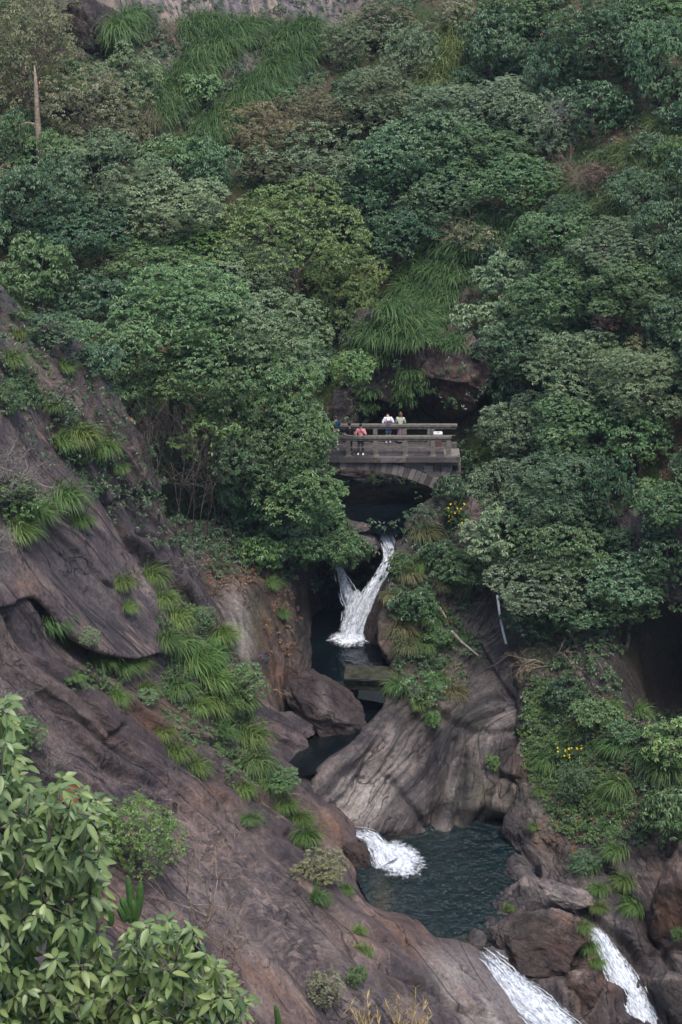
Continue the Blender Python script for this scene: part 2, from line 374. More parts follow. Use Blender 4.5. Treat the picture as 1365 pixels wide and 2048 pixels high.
# left slab: edge of the slab against the gorge, and its distance at the far left
SV = np.array([380, 480, 600, 720, 840, 960, 1080, 1220, 1340, 1420, 1500, 1590, 1700, 1780, 1870, 1930, 2048, 2250, 2500], float)
SU = np.array([-180, -90, 0, 115, 200, 262, 330, 430, 500, 545, 575, 640, 728, 748, 850, 960, 1075, 1230, 1400], float)
SE = np.array([119, 119, 119, 119, 119, 119.5, 120, 120.5, 120, 119.5, 118.5, 117.5, 115.3, 110.8, 106.2, 103.6, 101.8, 98.5, 94.5])
SL = np.array([110, 108, 104.5, 101, 98.5, 96, 94, 92, 90, 88.5, 87, 85.5, 83.5, 82, 80.5, 79, 75, 68, 60])
UL = -260.0
def yslab(u, v):
    eu = np.interp(v, SV, SU); ye = np.interp(v, SV, SE); yl = np.interp(v, SV, SL)
    f = np.clip((u - UL) / (eu - UL), 0, 1.2)
    return yl + (ye - yl) * f ** 0.9
cols = np.array([0, .18, .36, .52, .68, .82, .93, 1.0])
ctrl = []
for v, eu in zip(SV, SU):
    us = UL + (eu - UL) * cols
    r = list(P(us, v, yslab(us, v)))
    r += [r[-1] + np.array([0.5, 1.2, -0.7]), r[-1] + np.array([1.0, 2.2, -2.6]), r[-1] + np.array([1.2, 3.0, -8.0])]
    ctrl.append(r)
sa = P(0, 1240, yslab(0, 1240)); sb = P(430, 1640, yslab(430, 1640)); SDIR = sb - sa
SLAB_L = [([(60, 760), (140, 880), (205, 985), (262, 1068), (345, 1150), (420, 1222)], 4.5, .45, .35), ([(262, 1000), (300, 1075), (355, 1160)], 3, .25, 0), ([(225, 1010), (270, 985), (330, 1010)], 3, .25, .1),
  ([(280, 1060), (330, 1085)], 3, .2, 0), ([(300, 1120), (372, 1150)], 3, .2, 0), ([(0, 1245), (60, 1330), (125, 1390), (205, 1490)], 5, .3, .35), ([(160, 1360), (260, 1430), (330, 1500), (420, 1580), (560, 1650), (720, 1722)], 5, .3, .4),
  ([(60, 1400), (170, 1520), (300, 1600)], 4, .2, .25), ([(345, 1478), (420, 1500), (500, 1565), (590, 1640)], 4, .3, .3), ([(190, 1490), (215, 1465)], 4, .3, 0), ([(420, 1620), (520, 1720), (640, 1820), (760, 1900)], 5, .25, .4), ([(330, 1640), (430, 1760), (560, 1900), (680, 2040)], 6, .25, .5),
  ([(560, 1690), (660, 1760), (740, 1830)], 5, .4, .3), ([(280, 1780), (420, 1930), (540, 2060)], 6, .2, .4), ([(700, 1900), (800, 1960), (900, 2050)], 4, .4, .3), ([(800, 1900), (850, 1985)], 3, .3, .2), ([(760, 1950), (860, 2000), (960, 2040)], 3, .35, .2), ([(0, 690), (70, 790), (120, 860)], 4, .2, .3), ([(30, 640), (130, 740), (230, 900)], 4, .2, .3), ([(180, 1180), (260, 1240)], 3, .2, .15), ([(60, 1110), (200, 1200), (300, 1290)], 3, .15, .15), ([(150, 1060), (280, 1180)], 3, .15, .12)]
def slab_beds(p):
    """coordinates along and across the inclined beds of the slab (steeper towards its upper rim)"""
    u, v = px(p); k = np.interp(v, [800, 1250, 1500, 1800, 2050], [1.2, 1.0, .72, .82, .95])
    w = 0.30 * fbm(p * 0.16, 2, 91); c = (v - 1400) - k * (u - 300)
    return np.stack([(u + v) / 56.0 * 0.14, c / (40.0 * np.sqrt(1 + k * k)) + w, 0.25 * w], -1)
def d_slab(p, fl):
    q = fl[:, 1] * 0.45 + 0.35 * fbm(fl * [1, .6, .6], 3, 5)
    saw = q - np.floor(q); saw = np.where(saw < 0.78, saw / 0.78, (1 - saw) / 0.22)
    q = 3.0 * fbm(fl * np.array([0.30, .42, .42]) + 0.03 * fbm(p * 0.8, 2, 9)[:, None], 2, 15); f = q - np.floor(q); terr = np.floor(q) + np.clip((f - 0.44) / 0.11, 0, 1)
    u, v = px(p); lip = np.exp(-((u - 880) / 150) ** 2 - ((v - 1880) / 75) ** 2); low = np.exp(-((u - 170) / 230) ** 2 - ((v - 1300) / 80) ** 2)
    terr = (terr + 0.5) * (1 - lip) * (1 - 0.7 * low)
    bay = np.exp(-((u - 760) / 80) ** 2 - ((v - 1765) / 110) ** 2)
    terr = terr * (1 - bay)
    return 0.08 * lip - 0.75 * bay - 0.35 * low + cracks(p, SLAB_L) + 0.55 * fbm(p * 0.16, 4, 1) * (1 - 0.8 * lip) + 0.12 * fbm(fl * 0.8, 4, 2) + 0.36 * terr + 0.12 * saw + 0.06 * ridge(fl * 2.2, 3, 3) + 0.05 * fbm(p * 1.6, 3, 8)
slab_spec = dict(
    chunk=[(430, 1690, 40, 60, 1), (480, 1760, 50, 60, 1), (540, 1830, 60, 60, 1), (600, 1900, 70, 60, 1), (650, 1960, 60, 40, .8), (20, 690, 40, 60, .7), (110, 760, 40, 80, .7), (200, 880, 40, 60, .6), (350, 1180, 30, 50, .6)],
    rust=[(300, 1440, 90, 40, .8), (470, 1990, 140, 90, 1.0), (230, 1800, 60, 60, .8), (700, 1650, 90, 60, .8), (760, 1870, 120, 50, .6), (420, 1590, 60, 40, .5)],
    pale=[(600, 1880, 150, 60, .55), (480, 1800, 90, 70, .5), (915, 1950, 60, 60, 1.2), (985, 2020, 60, 60, 1.2), (20, 690, 60, 60, .35), (700, 1990, 120, 50, .3), (480, 2010, 90, 50, .4), (280, 1170, 90, 60, .3), (130, 1130, 90, 40, .25)],
    wet=[(150, 1440, 120, 90, .2), (330, 1520, 120, 60, .25), (800, 1960, 70, 40, .9), (560, 1720, 90, 60, .45), (80, 790, 60, 40, .3), (640, 1930, 80, 30, .4)],
    moss=[(20, 630, 60, 30, .7), (240, 760, 50, 60, .5), (450, 1400, 60, 120, .5), (560, 1600, 50, 60, .5)],
    soil=[(140, 880, 120, 80, .8), (60, 760, 80, 80, .6), (180, 1360, 140, 50, .9), (300, 1420, 120, 60, .5), (420, 1330, 80, 120, .9), (520, 1560, 60, 90, .9), (60, 1000, 60, 90, .8), (640, 1780, 60, 60, .5), (0, 1400, 60, 300, .4)])
patch('rock_slope', ctrl[1:-1], 0.10, M['rock'], d_slab, SDIR, slab_spec, bedding=slab_beds)

# the overhanging upper sheet of the slab
def row(us, vs, off):
    us = np.array(us, float); vs = np.array(vs, float)
    return P(us, vs, yslab(us, vs) - np.array(off))
u8 = [-380, -150, 0, 70, 130, 180, 262, 335]
up = [row([-380, -250, -150, -80, -20, 30, 60, 90], [760, 780, 800, 820, 840, 850, 860, 870], [-.8] * 8),
      row([-380, -220, -90, -10, 50, 100, 140, 165], [900, 910, 920, 930, 940, 945, 950, 960], [.1, .3, .5, .5, .5, .4, .2, -.6]),
      row([-380, -180, -40, 30, 100, 160, 210, 240], [1050, 1050, 1050, 1050, 1055, 1060, 1070, 1080], [.6, .9, 1.0, 1.0, 1.0, .9, .6, -.5]),
      row([-380, -160, -10, 60, 120, 180, 245, 290], [1150, 1145, 1135, 1130, 1160, 1180, 1190, 1185], [.9, 1.3, 1.5, 1.5, 1.6, 1.5, 1.1, -.1]),
      row([-380, -150, 0, 65, 125, 180, 260, 330], [1225, 1212, 1200, 1180, 1235, 1275, 1300, 1285], [1.0, 1.6, 1.9, 1.9, 2.0, 2.0, 1.8, 1.0]),
      row([-380, -150, 0, 68, 133, 182, 262, 336], [1236, 1222, 1212, 1193, 1256, 1292, 1314, 1298], [.7, 1.3, 1.6, 1.6, 1.7, 1.7, 1.5, .5]),
      row([-380, -150, 0, 68, 128, 178, 258, 330], [1236, 1222, 1212, 1196, 1252, 1288, 1310, 1296], [-.8, -1, -1.2, -1.4, -1.2, -1.2, -1.2, -.8]),
      row([-380, -150, 0, 60, 110, 160, 240, 320], [1230, 1215, 1205, 1190, 1240, 1275, 1300, 1290], [-2.5] * 8)]
patch('rock_ledge', up, 0.11, M['rock'], lambda p, fl: 0.22 * fbm(p * 0.3, 3, 4) + 0.25 * fbm(fl * [1, .7, .7], 4, 6) + 0.10 * ridge(fl * 1.6, 3, 7) + 0.5 * cracks(p, SLAB_L), SDIR, bedding=slab_beds, spec=dict(
    pale=[(150, 1120, 60, 50, .35), (200, 1180, 40, 40, .4), (0, 1150, 40, 30, .5)], rust=[(40, 1170, 40, 30, .5)],
    soil=[(260, 1280, 60, 20, .5), (60, 1010, 50, 60, .8), (0, 940, 80, 80, .9)], wet=[(90, 1100, 30, 30, .4)]))

# right-hand polished rock between the falls and the plunge pool
RV = [1000, 1060, 1120, 1180, 1240, 1300, 1345, 1400, 1450, 1500, 1550, 1600, 1640, 1668, 1690, 1720]
RL = [880, 815, 800, 772, 765, 768, 790, 778, 745, 712, 655, 622, 672, 752, 775, 800]
RY = [  # at left edge, 25 %, 50 %, 75 %, right (u about 1100)
    [134, 133.5, 133, 131, 128], [131.4, 131.5, 131, 129.5, 127], [129.2, 129.5, 129.5, 128, 125.8], [127.3, 128, 128, 127, 124.6],
    [126.2, 126.6, 126.6, 125.6, 123.4], [124.8, 125.2, 125.2, 124.2, 122.2], [124.2, 124.2, 124, 123, 121.2], [121.5, 121.6, 122, 121.6, 120],
    [119.6, 120.2, 120.8, 120.4, 119], [117.6, 119, 119.6, 119.4, 118.2], [116.2, 117.8, 118.6, 118.5, 117.2], [115.6, 117, 117.6, 117.8, 116.3],
    [115.4, 116.6, 117.2, 117.6, 115.6], [116.4, 116.7, 117.0, 117.6, 115], [116.6, 116.8, 116.9, 117.2, 114.6], [116.4, 116.6, 116.7, 116.6, 114]]
ctrl = []
for v, l, ys in zip(RV, RL, RY):
    us = l + (1100 - l) * np.array([0, .25, .5, .75, 1.0])
    r = list(P(us, v, ys)); first = r[0]
    ctrl.append([first + np.array([0.1, 3.0, -3.0]), first + np.array([-0.15, 1.2, -0.6])] + r)
def face_beds(p):
    """water-worn flutes: slanting down to the left on the left shoulder, upright on the right"""
    u, v = px(p); k = np.interp(u + 0.3 * (v - 1560), [700, 840, 900, 1000], [.95, .75, .22, .04]); k = k + (0.9 - k) * np.clip((1470 - v) / 80, 0, 1)
    w = 0.5 * fbm(p * 0.3, 2, 92); return np.stack([v / 40.0 * 0.32, (u + k * (v - 1600)) / 40.0 + w, .3 * w], -1)
def d_right(p, fl):
    u, v = px(p)
    g = -0.55 * np.exp(-((u - (868 + (v - 1560) * 0.05)) / 14) ** 2) * np.clip((v - 1440) / 60, 0, 1)       # groove with a trickle
    g = g - 1.1 * np.exp(-(((u - 985) / 60) ** 2 + ((v - 1665) / 26) ** 2))                                # undercut at the pool
    g = g + cracks(p, [([(905, 1480), (880, 1560), (868, 1650)], 6, .5, .35), ([(760, 1480), (735, 1540), (700, 1590), (655, 1620)], 8, .45, .3), ([(835, 1440), (800, 1500), (745, 1570), (700, 1640)], 7, .35, .35), ([(1040, 1470), (1000, 1540), (975, 1600), (960, 1650)], 7, .4, .3), ([(1000, 1420), (930, 1480), (900, 1520)], 5, .25, .35), ([(960, 1300), (1010, 1380), (1060, 1440)], 4, .25, .2), ([(860, 1420), (900, 1450), (990, 1470), (1040, 1460)], 5, .3, .3), ([(780, 1560), (830, 1620), (860, 1660)], 5, .3, .2), ([(1000, 1550), (1050, 1565)], 4, .4, .1), ([(925, 1520), (915, 1660)], 7, .25, .15)])
    q = 2.6 * fbm(fl * np.array([.8, .4, .4]) + 3.3, 3, 16); f = q - np.floor(q); g = g + 0.13 * (np.floor(q) + np.clip((f - 0.4) / 0.2, 0, 1)) * np.clip((1120 - u) / 60, 0, 1)
    return g + 0.55 * fbm(p * 0.3, 3, 11) + 0.45 * fbm(fl * [.9, .6, .6], 4, 12) + 0.16 * ridge(fl * 1.6, 3, 13) * np.clip((v - 1330) / 100, 0.4, 1) + 0.05 * fbm(p * 1.8, 3, 14)
fa = P(980, 1380, 121.8); fb = P(800, 1640, 117)
patch('rock_face', ctrl, 0.11, M['rock_warm'], d_right, fb - fa, dict(
    pale=[(735, 1595, 75, 55, 1.2), (690, 1630, 50, 30, 1.1), (760, 1530, 70, 24, .8), (790, 1480, 40, 30, .6), (1000, 1430, 60, 60, .7), (960, 1290, 60, 60, .35), (890, 1660, 30, 20, .7), (900, 1560, 25, 90, .35), (985, 1590, 40, 60, .4)],
    wet=[(840, 1560, 12, 90, .7), (930, 1570, 12, 90, .8), (960, 1440, 50, 30, .6), (1030, 1560, 20, 60, .7), (720, 1530, 50, 14, .6), (880, 1480, 40, 30, .6), (790, 1450, 40, 14, .5), (868, 1540, 16, 90, .9), (1020, 1500, 40, 70, .7), (1000, 1300, 60, 50, .5), (820, 1610, 40, 60, .45), (940, 1500, 30, 70, .55), (1000, 1660, 70, 30, .8), (830, 1450, 40, 40, .5)],
    moss=[(960, 1600, 60, 70, .45), (850, 1350, 90, 60, .8), (820, 1200, 80, 120, .8), (1010, 1620, 30, 60, .4), (900, 1430, 60, 30, .6)],
    soil=[(850, 1250, 90, 110, .95), (860, 1360, 70, 60, .8), (1090, 1450, 40, 200, .9), (900, 1100, 80, 80, .9)],
    rust=[(1050, 1560, 30, 60, .9), (1010, 1600, 30, 40, .5), (790, 1280, 30, 60, .4)]), stretch=0.16, bedding=face_beds)

# right bank: vegetated slope down to the pool and the lower falls
BV = [1020, 1100, 1200, 1300, 1400, 1500, 1600, 1660, 1700, 1760, 1800, 1835, 1870, 1900, 1950, 2048, 2250, 2500]
BL = [985, 1000, 1030, 1050, 1050, 1060, 1048, 1044, 1050, 1044, 1018, 988, 968, 962, 1040, 1160, 1340, 1500]
BY = [[129, 127.5, 125.5, 123, 119.5, 114], [127, 126, 124, 121.5, 118, 112.5], [124.6, 123.6, 122.6, 121, 117, 111], [122.5, 121.3, 120, 119, 115, 109.5],
      [120.4, 119.2, 117.6, 115.8, 113, 108], [118.7, 117.2, 115.4, 113.6, 111, 106.5], [116.8, 115.2, 113.3, 111.5, 109, 105], [115.3, 113.6, 112, 110.3, 108, 104.2],
      [114.6, 112.6, 111, 109.4, 107.2, 103.6], [111.6, 110.6, 109.3, 108, 106, 102.8], [109.6, 109.4, 108.3, 107.2, 105.4, 102.4], [107.7, 108.2, 107.4, 106.5, 104.9, 102],
      [105.9, 106.8, 106.4, 105.8, 104.4, 101.6], [104.7, 105.7, 105.6, 105.2, 104, 101.3], [103.1, 104.0, 104.1, 104, 103, 100.7], [101.2, 101.4, 101.6, 101.8, 101, 99.6],
      [98, 97.8, 97.8, 97.6, 97, 96], [94, 93.5, 93.2, 93, 92.5, 92]]
ctrl = []
for v, l, ys in zip(BV, BL, BY):
    us = l + (1800 - l) * np.array([0, .12, .27, .45, .7, 1.0])
    r = list(P(us, v, ys)); f = r[0]
    ctrl.append([f + np.array([-0.6, 1.5, -5.0]), f + np.array([-0.45, 0.5, -1.2])] + r)
def d_bank(p, fl):
    u, v = px(p)
    g = -0.75 * np.exp(-((u - (1200 + (v - 1880) * 0.62)) / 38) ** 2) * np.clip((v - 1850) / 30, 0, 1)     # chute of the right fall
    g = g - 9.0 * np.exp(-(((u - 1330) / 85) ** 4 + ((v - 1325) / 95) ** 6))                               # dark hollow
    k = vnoise(p * 0.9 + 0.7 * fbm(p * 0.4, 2, 3)[:, None], 4)
    return g + 0.5 * fbm(p * 0.25, 4, 21) + 0.25 * fbm(fl * 0.8, 4, 22) + 0.18 * ridge(fl * 1.3, 3, 23) + (0.16 + 0.45 * np.clip((v - 1640) / 120, 0, 1)) * np.round(k * 3) / 3 + cracks(p, [([(1060, 1720), (1130, 1800), (1230, 1870), (1300, 1960)], 5, .4, .4), ([(1180, 1640), (1120, 1720), (1060, 1800)], 5, .3, .35), ([(1110, 1760), (1190, 1700), (1230, 1640)], 5, .3, .2), ([(1230, 1760), (1290, 1850), (1350, 1960)], 6, .6, .4), ([(1100, 1890), (1150, 1960), (1200, 2060)], 5, .4, .4), ([(1130, 1980), (1190, 1960)], 4, .3, .2), ([(1290, 1920), (1365, 1900)], 4, .4, .2), ([(1280, 1980), (1365, 1960)], 4, .4, .2)]) + 0.05 * fbm(p * 1.8, 3, 24)
ba = P(1180, 1640, 113); bb = P(1060, 1760, 111)
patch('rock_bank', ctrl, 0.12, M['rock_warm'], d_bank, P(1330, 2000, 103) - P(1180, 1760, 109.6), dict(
    pale=[(1075, 1740, 50, 50, .5), (1000, 1880, 40, 40, .9), (1130, 1800, 60, 30, .5), (1230, 1870, 50, 40, .5), (1330, 1950, 40, 40, .4), (1085, 1620, 30, 50, .5)],
    wet=[(1130, 1660, 40, 60, .5), (1250, 1890, 30, 40, .9), (1080, 1990, 60, 50, .7), (1290, 2000, 60, 50, .6), (1320, 1330, 120, 120, 1.0), (1110, 1400, 20, 90, .5)],  # broad entry over the dark hollow paints its shade into the rock
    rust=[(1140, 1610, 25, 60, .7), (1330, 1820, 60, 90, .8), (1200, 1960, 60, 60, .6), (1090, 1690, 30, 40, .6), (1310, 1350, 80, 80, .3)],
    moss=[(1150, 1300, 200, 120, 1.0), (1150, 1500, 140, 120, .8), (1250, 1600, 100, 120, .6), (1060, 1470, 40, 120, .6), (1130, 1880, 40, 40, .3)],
    wet2=[], soil=[(1150, 1420, 180, 180, .8), (1300, 1560, 140, 130, .8), (1150, 1560, 60, 60, .7), (1180, 1660, 60, 60, .4)]), stretch=0.25)

# left gorge wall under the trees
GV = [1040, 1110, 1180, 1240, 1300, 1350, 1400, 1450, 1500, 1550]
GU = [[300, 380, 450, 520, 580, 640], [330, 400, 460, 520, 575, 630], [380, 440, 490, 535, 580, 622], [420, 470, 510, 550, 585, 614], [450, 495, 530, 560, 585, 606],
      [480, 515, 540, 562, 580, 594], [500, 525, 545, 562, 575, 588], [520, 535, 548, 560, 570, 580], [530, 540, 550, 560, 570, 580], [540, 550, 560, 570, 580, 590]]
GY = [[128, 128.5, 129.5, 130.5, 131.5, 133], [125.5, 126, 127, 128.5, 130, 132.5], [123, 123.6, 124.5, 126, 128.5, 131.8], [121.6, 122, 123, 124.5, 127, 131],
      [120.6, 121, 122, 123.6, 125.5, 128.6], [120, 120.5, 121.4, 122.8, 124.2, 126.5], [119.6, 120, 121, 122, 123.2, 124.8], [119.2, 119.6, 120.2, 120.8, 121.4, 122.2],
      [118.6, 118.8, 119, 119.4, 119.8, 120.2], [117.6, 117.8, 118, 118.2, 118.4, 118.6]]
ctrl = []
for v, us, ys in zip(GV, GU, GY):
    r = list(P(np.array(us, float), v, ys)); ctrl.append(r + [r[-1] + np.array([0.4, 1.6, -1.2]), r[-1] + np.array([0.5, 2.2, -6])])
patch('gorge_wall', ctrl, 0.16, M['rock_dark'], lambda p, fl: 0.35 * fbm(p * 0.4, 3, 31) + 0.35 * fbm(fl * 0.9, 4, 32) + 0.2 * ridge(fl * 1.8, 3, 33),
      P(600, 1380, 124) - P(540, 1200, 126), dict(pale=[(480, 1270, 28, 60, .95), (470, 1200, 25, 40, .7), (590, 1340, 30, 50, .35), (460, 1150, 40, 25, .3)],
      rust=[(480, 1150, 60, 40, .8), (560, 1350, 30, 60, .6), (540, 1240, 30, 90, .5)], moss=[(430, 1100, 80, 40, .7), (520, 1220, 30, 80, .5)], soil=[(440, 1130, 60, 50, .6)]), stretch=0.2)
# recess behind the falls
ctrl = [P(np.array([520, 600, 660, 720, 780, 860, 940.]), v, ys) for v, ys in
        [(1050, [134, 133.5, 132.5, 132.2, 131.8, 132, 132]), (1110, [133.5, 133.5, 133, 132.8, 131.6, 131, 131]), (1160, [133, 134, 134.5, 134.2, 131.5, 130, 129.5]),
         (1220, [132, 134.2, 135, 134, 131, 129, 128]), (1280, [131, 134, 134.5, 133, 130.5, 128, 127]), (1330, [130, 133, 133.5, 132, 130, 127.5, 126])]]
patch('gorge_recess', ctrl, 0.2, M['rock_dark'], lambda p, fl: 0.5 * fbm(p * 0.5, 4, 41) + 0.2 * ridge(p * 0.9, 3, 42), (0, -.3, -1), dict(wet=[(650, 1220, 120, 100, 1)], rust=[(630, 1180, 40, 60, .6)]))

# the wooded hill behind the bridge
HU = np.array([-800, -300, 0, 300, 600, 750, 900, 1100, 1365, 1700, 2200], float)
HV = [-900, -300, 0, 200, 400, 600, 800, 1000, 1200]
HY = [[215, 212, 210, 212, 216, 216, 215, 210, 204, 195, 183], [180, 178, 177, 178, 182, 183, 182, 178, 172, 165, 155], [165, 163, 162, 164, 168, 170, 168, 165, 159, 152, 144],
      [155, 153, 153, 156, 161, 162, 160, 156, 150, 143, 136], [147, 146, 146, 149, 154, 155, 153, 149, 142, 136, 129], [140, 139, 139, 143, 148, 149, 146, 142, 135, 129, 122],
      [134, 132, 132, 137, 143.5, 143.8, 142, 137, 129.5, 123, 117], [130, 127, 127, 132.5, 141, 142.5, 139.5, 133, 126, 119, 112], [126, 124, 124, 129, 140, 141, 136, 129, 123, 116, 110]]
ctrl = [P(HU, v, ys) for v, ys in zip(HV, HY)]
patch('hillside', ctrl, 0.5, M['soil'], lambda p, fl: 0.9 * fbm(p * 0.12, 4, 51) + 0.3 * fbm(p * 0.6, 3, 52), (0.2, -.6, -.7), dict(
    pale=[(430, 10, 280, 60, 1.0), (620, 10, 140, 60, 1.0), (480, 130, 60, 25, .9), (330, 130, 60, 30, .9), (560, 220, 50, 25, .7), (160, 40, 60, 60, 1.0), (220, 90, 40, 60, .8), (840, 740, 90, 100, .8), (310, 240, 25, 30, .5), (450, 330, 40, 25, .7), (600, 160, 40, 40, .6)]))
# lie of the land below everything and the slope under the camera
tag(obj('ground', mesh('ground', [[-2500, -600, -95], [2500, -600, -95], [2500, 4000, -95], [-2500, 4000, -95]], np.array([[0, 1, 2, 3]])), M['soil']), kind='structure')
ys = [-14, 0, 12, 30, 50, 70, 85]
ctrl = [[(x, y, -2.0 - 0.70 * max(y, 0) - (2.0 if y > 5 else 0) - (0.004 * y * y if y > 50 else 0)) for x in (-45, -20, 0, 20, 45)] for y in ys]
patch('near_slope', ctrl, 0.8, M['soil'], lambda p, fl: 0.25 * fbm(p * 0.3, 3, 61), solid=False)
#==TERRAIN_END==

# ------------------------------------------------------------------ boulders
def ico(sub):
    t = (1 + 5 ** .5) / 2
    V = unit(np.array([[-1,t,0],[1,t,0],[-1,-t,0],[1,-t,0],[0,-1,t],[0,1,t],[0,-1,-t],[0,1,-t],[t,0,-1],[t,0,1],[-t,0,-1],[-t,0,1]]))
    F = np.array([[0,11,5],[0,5,1],[0,1,7],[0,7,10],[0,10,11],[1,5,9],[5,11,4],[11,10,2],[10,7,6],[7,1,8],[3,9,4],[3,4,2],[3,2,6],[3,6,8],[3,8,9],[4,9,5],[2,4,11],[6,2,10],[8,6,7],[9,8,1]])
    for _ in range(sub):
        e = np.sort(np.concatenate([F[:, [0, 1]], F[:, [1, 2]], F[:, [2, 0]]]), 1); k = e[:, 0] * 1000000 + e[:, 1]
        q, inv = np.unique(k, return_inverse=True); n = len(V); mid = unit(V[q // 1000000] + V[q % 1000000]); V = np.concatenate([V, mid])
        m = inv.reshape(3, -1) + n; F = np.concatenate([np.stack([F[:, 0], m[0], m[2]], 1), np.stack([F[:, 1], m[1], m[0]], 1), np.stack([F[:, 2], m[2], m[1]], 1), np.stack([m[0], m[1], m[2]], 1)])
    return V, F
ICO = ico(5)
def rotm(rx, ry, rz): return np.array(Matrix.Rotation(rz, 3, 'Z') @ Matrix.Rotation(ry, 3, 'Y') @ Matrix.Rotation(rx, 3, 'X'))
def boulder(name, label, c, half, rot=(0, 0, 0), seed=0, mat='rock_warm', cuts=9, rough=0.12, spec={}, flow=(1, -.2, -.5), cat='boulder', group='boulders in the gorge', stretch=.25, depth=(.45, .82)):
    r = np.random.default_rng(seed); V = ICO[0].copy()
    for q in range(cuts):
        n = unit(r.normal(size=3)); d = r.uniform(*depth); s = V @ n; V = V - np.maximum(s - d, 0)[:, None] * n * .92
    V = V * (1 + .22 * fbm(V * 1.3 + seed, 3, seed) + rough * fbm(V * 4 + seed, 4, seed + 1) + .05 * ridge(V * 5 + seed, 3, seed + 2))[:, None]
    W = (V * np.array(half)) @ rotm(*rot).T
    d, e, n = flow_frame(flow); at = masks(W + c, spec); pw = W + c; at['flow'] = np.stack([pw @ d * stretch, pw @ e, pw @ n], -1)
    TV.append(pw); TF.append(ICO[1] + TN[0]); TN[0] += len(pw)
    o = obj(name, mesh(name, W, ICO[1], True, None, at), M[mat], None, tuple(c))
    return tag(o, label, cat, group)
B = lambda u, v, Y: P(u, v, Y)
boulder('boulder', 'large brown boulder with a pale crack wedged between the two dark basins', B(666, 1422, 122.0), (2.85, 2.0, 1.7), (0.1, .55, -.2), 3, 'rock_red', 10, .07, dict(pale=[(645, 1400, 14, 40, .6), (690, 1440, 40, 30, .35)], wet=[(620, 1360, 40, 14, .5), (720, 1480, 30, 20, .5)]))
boulder('boulder', 'rounded grey boulder beside the lip of the upper waterfall', B(706, 1096, 131.4), (1.95, 1.6, 1.45), (0, .15, 0), 5, 'rock', 6, .06, dict(pale=[(735, 1085, 16, 14, .9)], moss=[(680, 1060, 50, 14, .7)]), (0, -.3, -1))
boulder('boulder', 'long leaning rock slab right of the falling white water', B(768, 1238, 128.9), (.95, 1.2, 3.4), (0.12, .33, 0), 7, 'rock_red', 5, .05, dict(wet=[(740, 1280, 24, 60, .8)], rust=[(790, 1290, 20, 50, .6)], moss=[(790, 1150, 20, 40, .5)]), (.3, -.3, -1))
boulder('boulder', 'mossy boulder right of the lip of the upper waterfall', B(826, 1082, 132.0), (1.15, 1.1, .8), (0, 0, .4), 8, 'rock_dark', 7, .12, dict(moss=[(826, 1070, 60, 26, 1.0)], pale=[(830, 1098, 24, 8, .5)]))
boulder('boulder', 'big reddish boulder at the outlet of the plunge pool', B(1085, 1868, 104.6), (2.65, 2.1, 2.0), (0.1, .35, .1), 11, 'rock_red', 10, .08, dict(pale=[(1060, 1812, 50, 16, .75), (1000, 1870, 26, 30, .8)], moss=[(1040, 1860, 40, 30, .6)], rust=[(1130, 1870, 50, 60, .5)]))
boulder('boulder', 'angular dark block between the two lower waterfalls', B(1172, 1985, 103.0), (1.5, 1.5, 1.9), (0.2, .55, .2), 13, 'rock_red', 12, .07, dict(pale=[(1130, 1945, 40, 10, .8)], rust=[(1180, 1980, 40, 40, .5)], wet=[(1100, 2000, 40, 40, .7)]), (.6, -.2, -.7))
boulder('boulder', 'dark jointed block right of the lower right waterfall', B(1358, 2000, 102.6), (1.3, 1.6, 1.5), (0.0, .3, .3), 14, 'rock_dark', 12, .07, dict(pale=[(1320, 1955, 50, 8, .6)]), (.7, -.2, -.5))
boulder('boulder', 'reddish steep rock at the right edge above the lower right waterfall', B(1385, 1815, 106.2), (2.4, 2.2, 4.2), (0.1, .25, .1), 17, 'rock_red', 9, .06, dict(rust=[(1340, 1830, 60, 80, .7)], pale=[(1320, 1760, 30, 30, .4)]), (.4, -.2, -.9))
boulder('boulder', 'dark wetted rock left of the small fall into the plunge pool', B(722, 1722, 113.6), (.85, 1.0, 1.5), (0.0, -.4, .1), 18, 'rock_dark', 9, .1, dict(rust=[(715, 1700, 20, 30, .5)]))
boulder('boulder', 'half sunken pale rock in the lower basin', B(566, 1448, 120.6), (1.6, 2.0, .75), (0.0, .25, .1), 19, 'rock', 6, .05, dict(pale=[(575, 1420, 40, 20, .5)], moss=[(560, 1480, 60, 30, .4)]), (1, -.3, .2))
boulder('boulder', 'pale jointed rocks below the right rim of the plunge pool', B(1128, 1795, 107.6), (1.7, 1.2, .8), (0.0, .45, .1), 20, 'rock', 12, .12, dict(pale=[(1120, 1790, 60, 30, .7)]))
boulder('boulder', 'grey stone at the foot of the arching bare branches on the right', B(1068, 1362, 121.0), (.6, .6, .4), (0, 0, .4), 21, 'rock', 8, .1)
boulder('boulder', 'little wedge of stone at the right foot of the big brown boulder', B(740, 1468, 120.0), (.55, .6, .45), (0, .4, .4), 22, 'rock_warm', 8, .1)
boulder('boulder', 'grey flat stones leaning at the foot of the pale streaked gorge rock', B(522, 1322, 121.5), (.45, .5, .75), (.2, .5, .4), 23, 'rock', 9, .08)
boulder('boulder', 'pointed upright rock at the bottom of the left gorge wall', B(590, 1345, 123.5), (.8, 1.2, 2.3), (.1, .45, .2), 24, 'rock_dark', 7, .07, dict(rust=[(570, 1350, 30, 50, .5)]), (.5, -.2, -.9), stretch=.15)
boulder('rock_outcrop', 'reddish rock outcrop hung with grass right behind the bridge', B(800, 730, 141.8), (3.6, 3.0, 4.0), (.25, .2, 0), 26, 'rock_red', 8, .14, dict(wet=[(830, 770, 20, 60, .9)], moss=[(770, 700, 40, 60, .6)]), (.2, -.3, -1), group='outcrops behind the bridge')
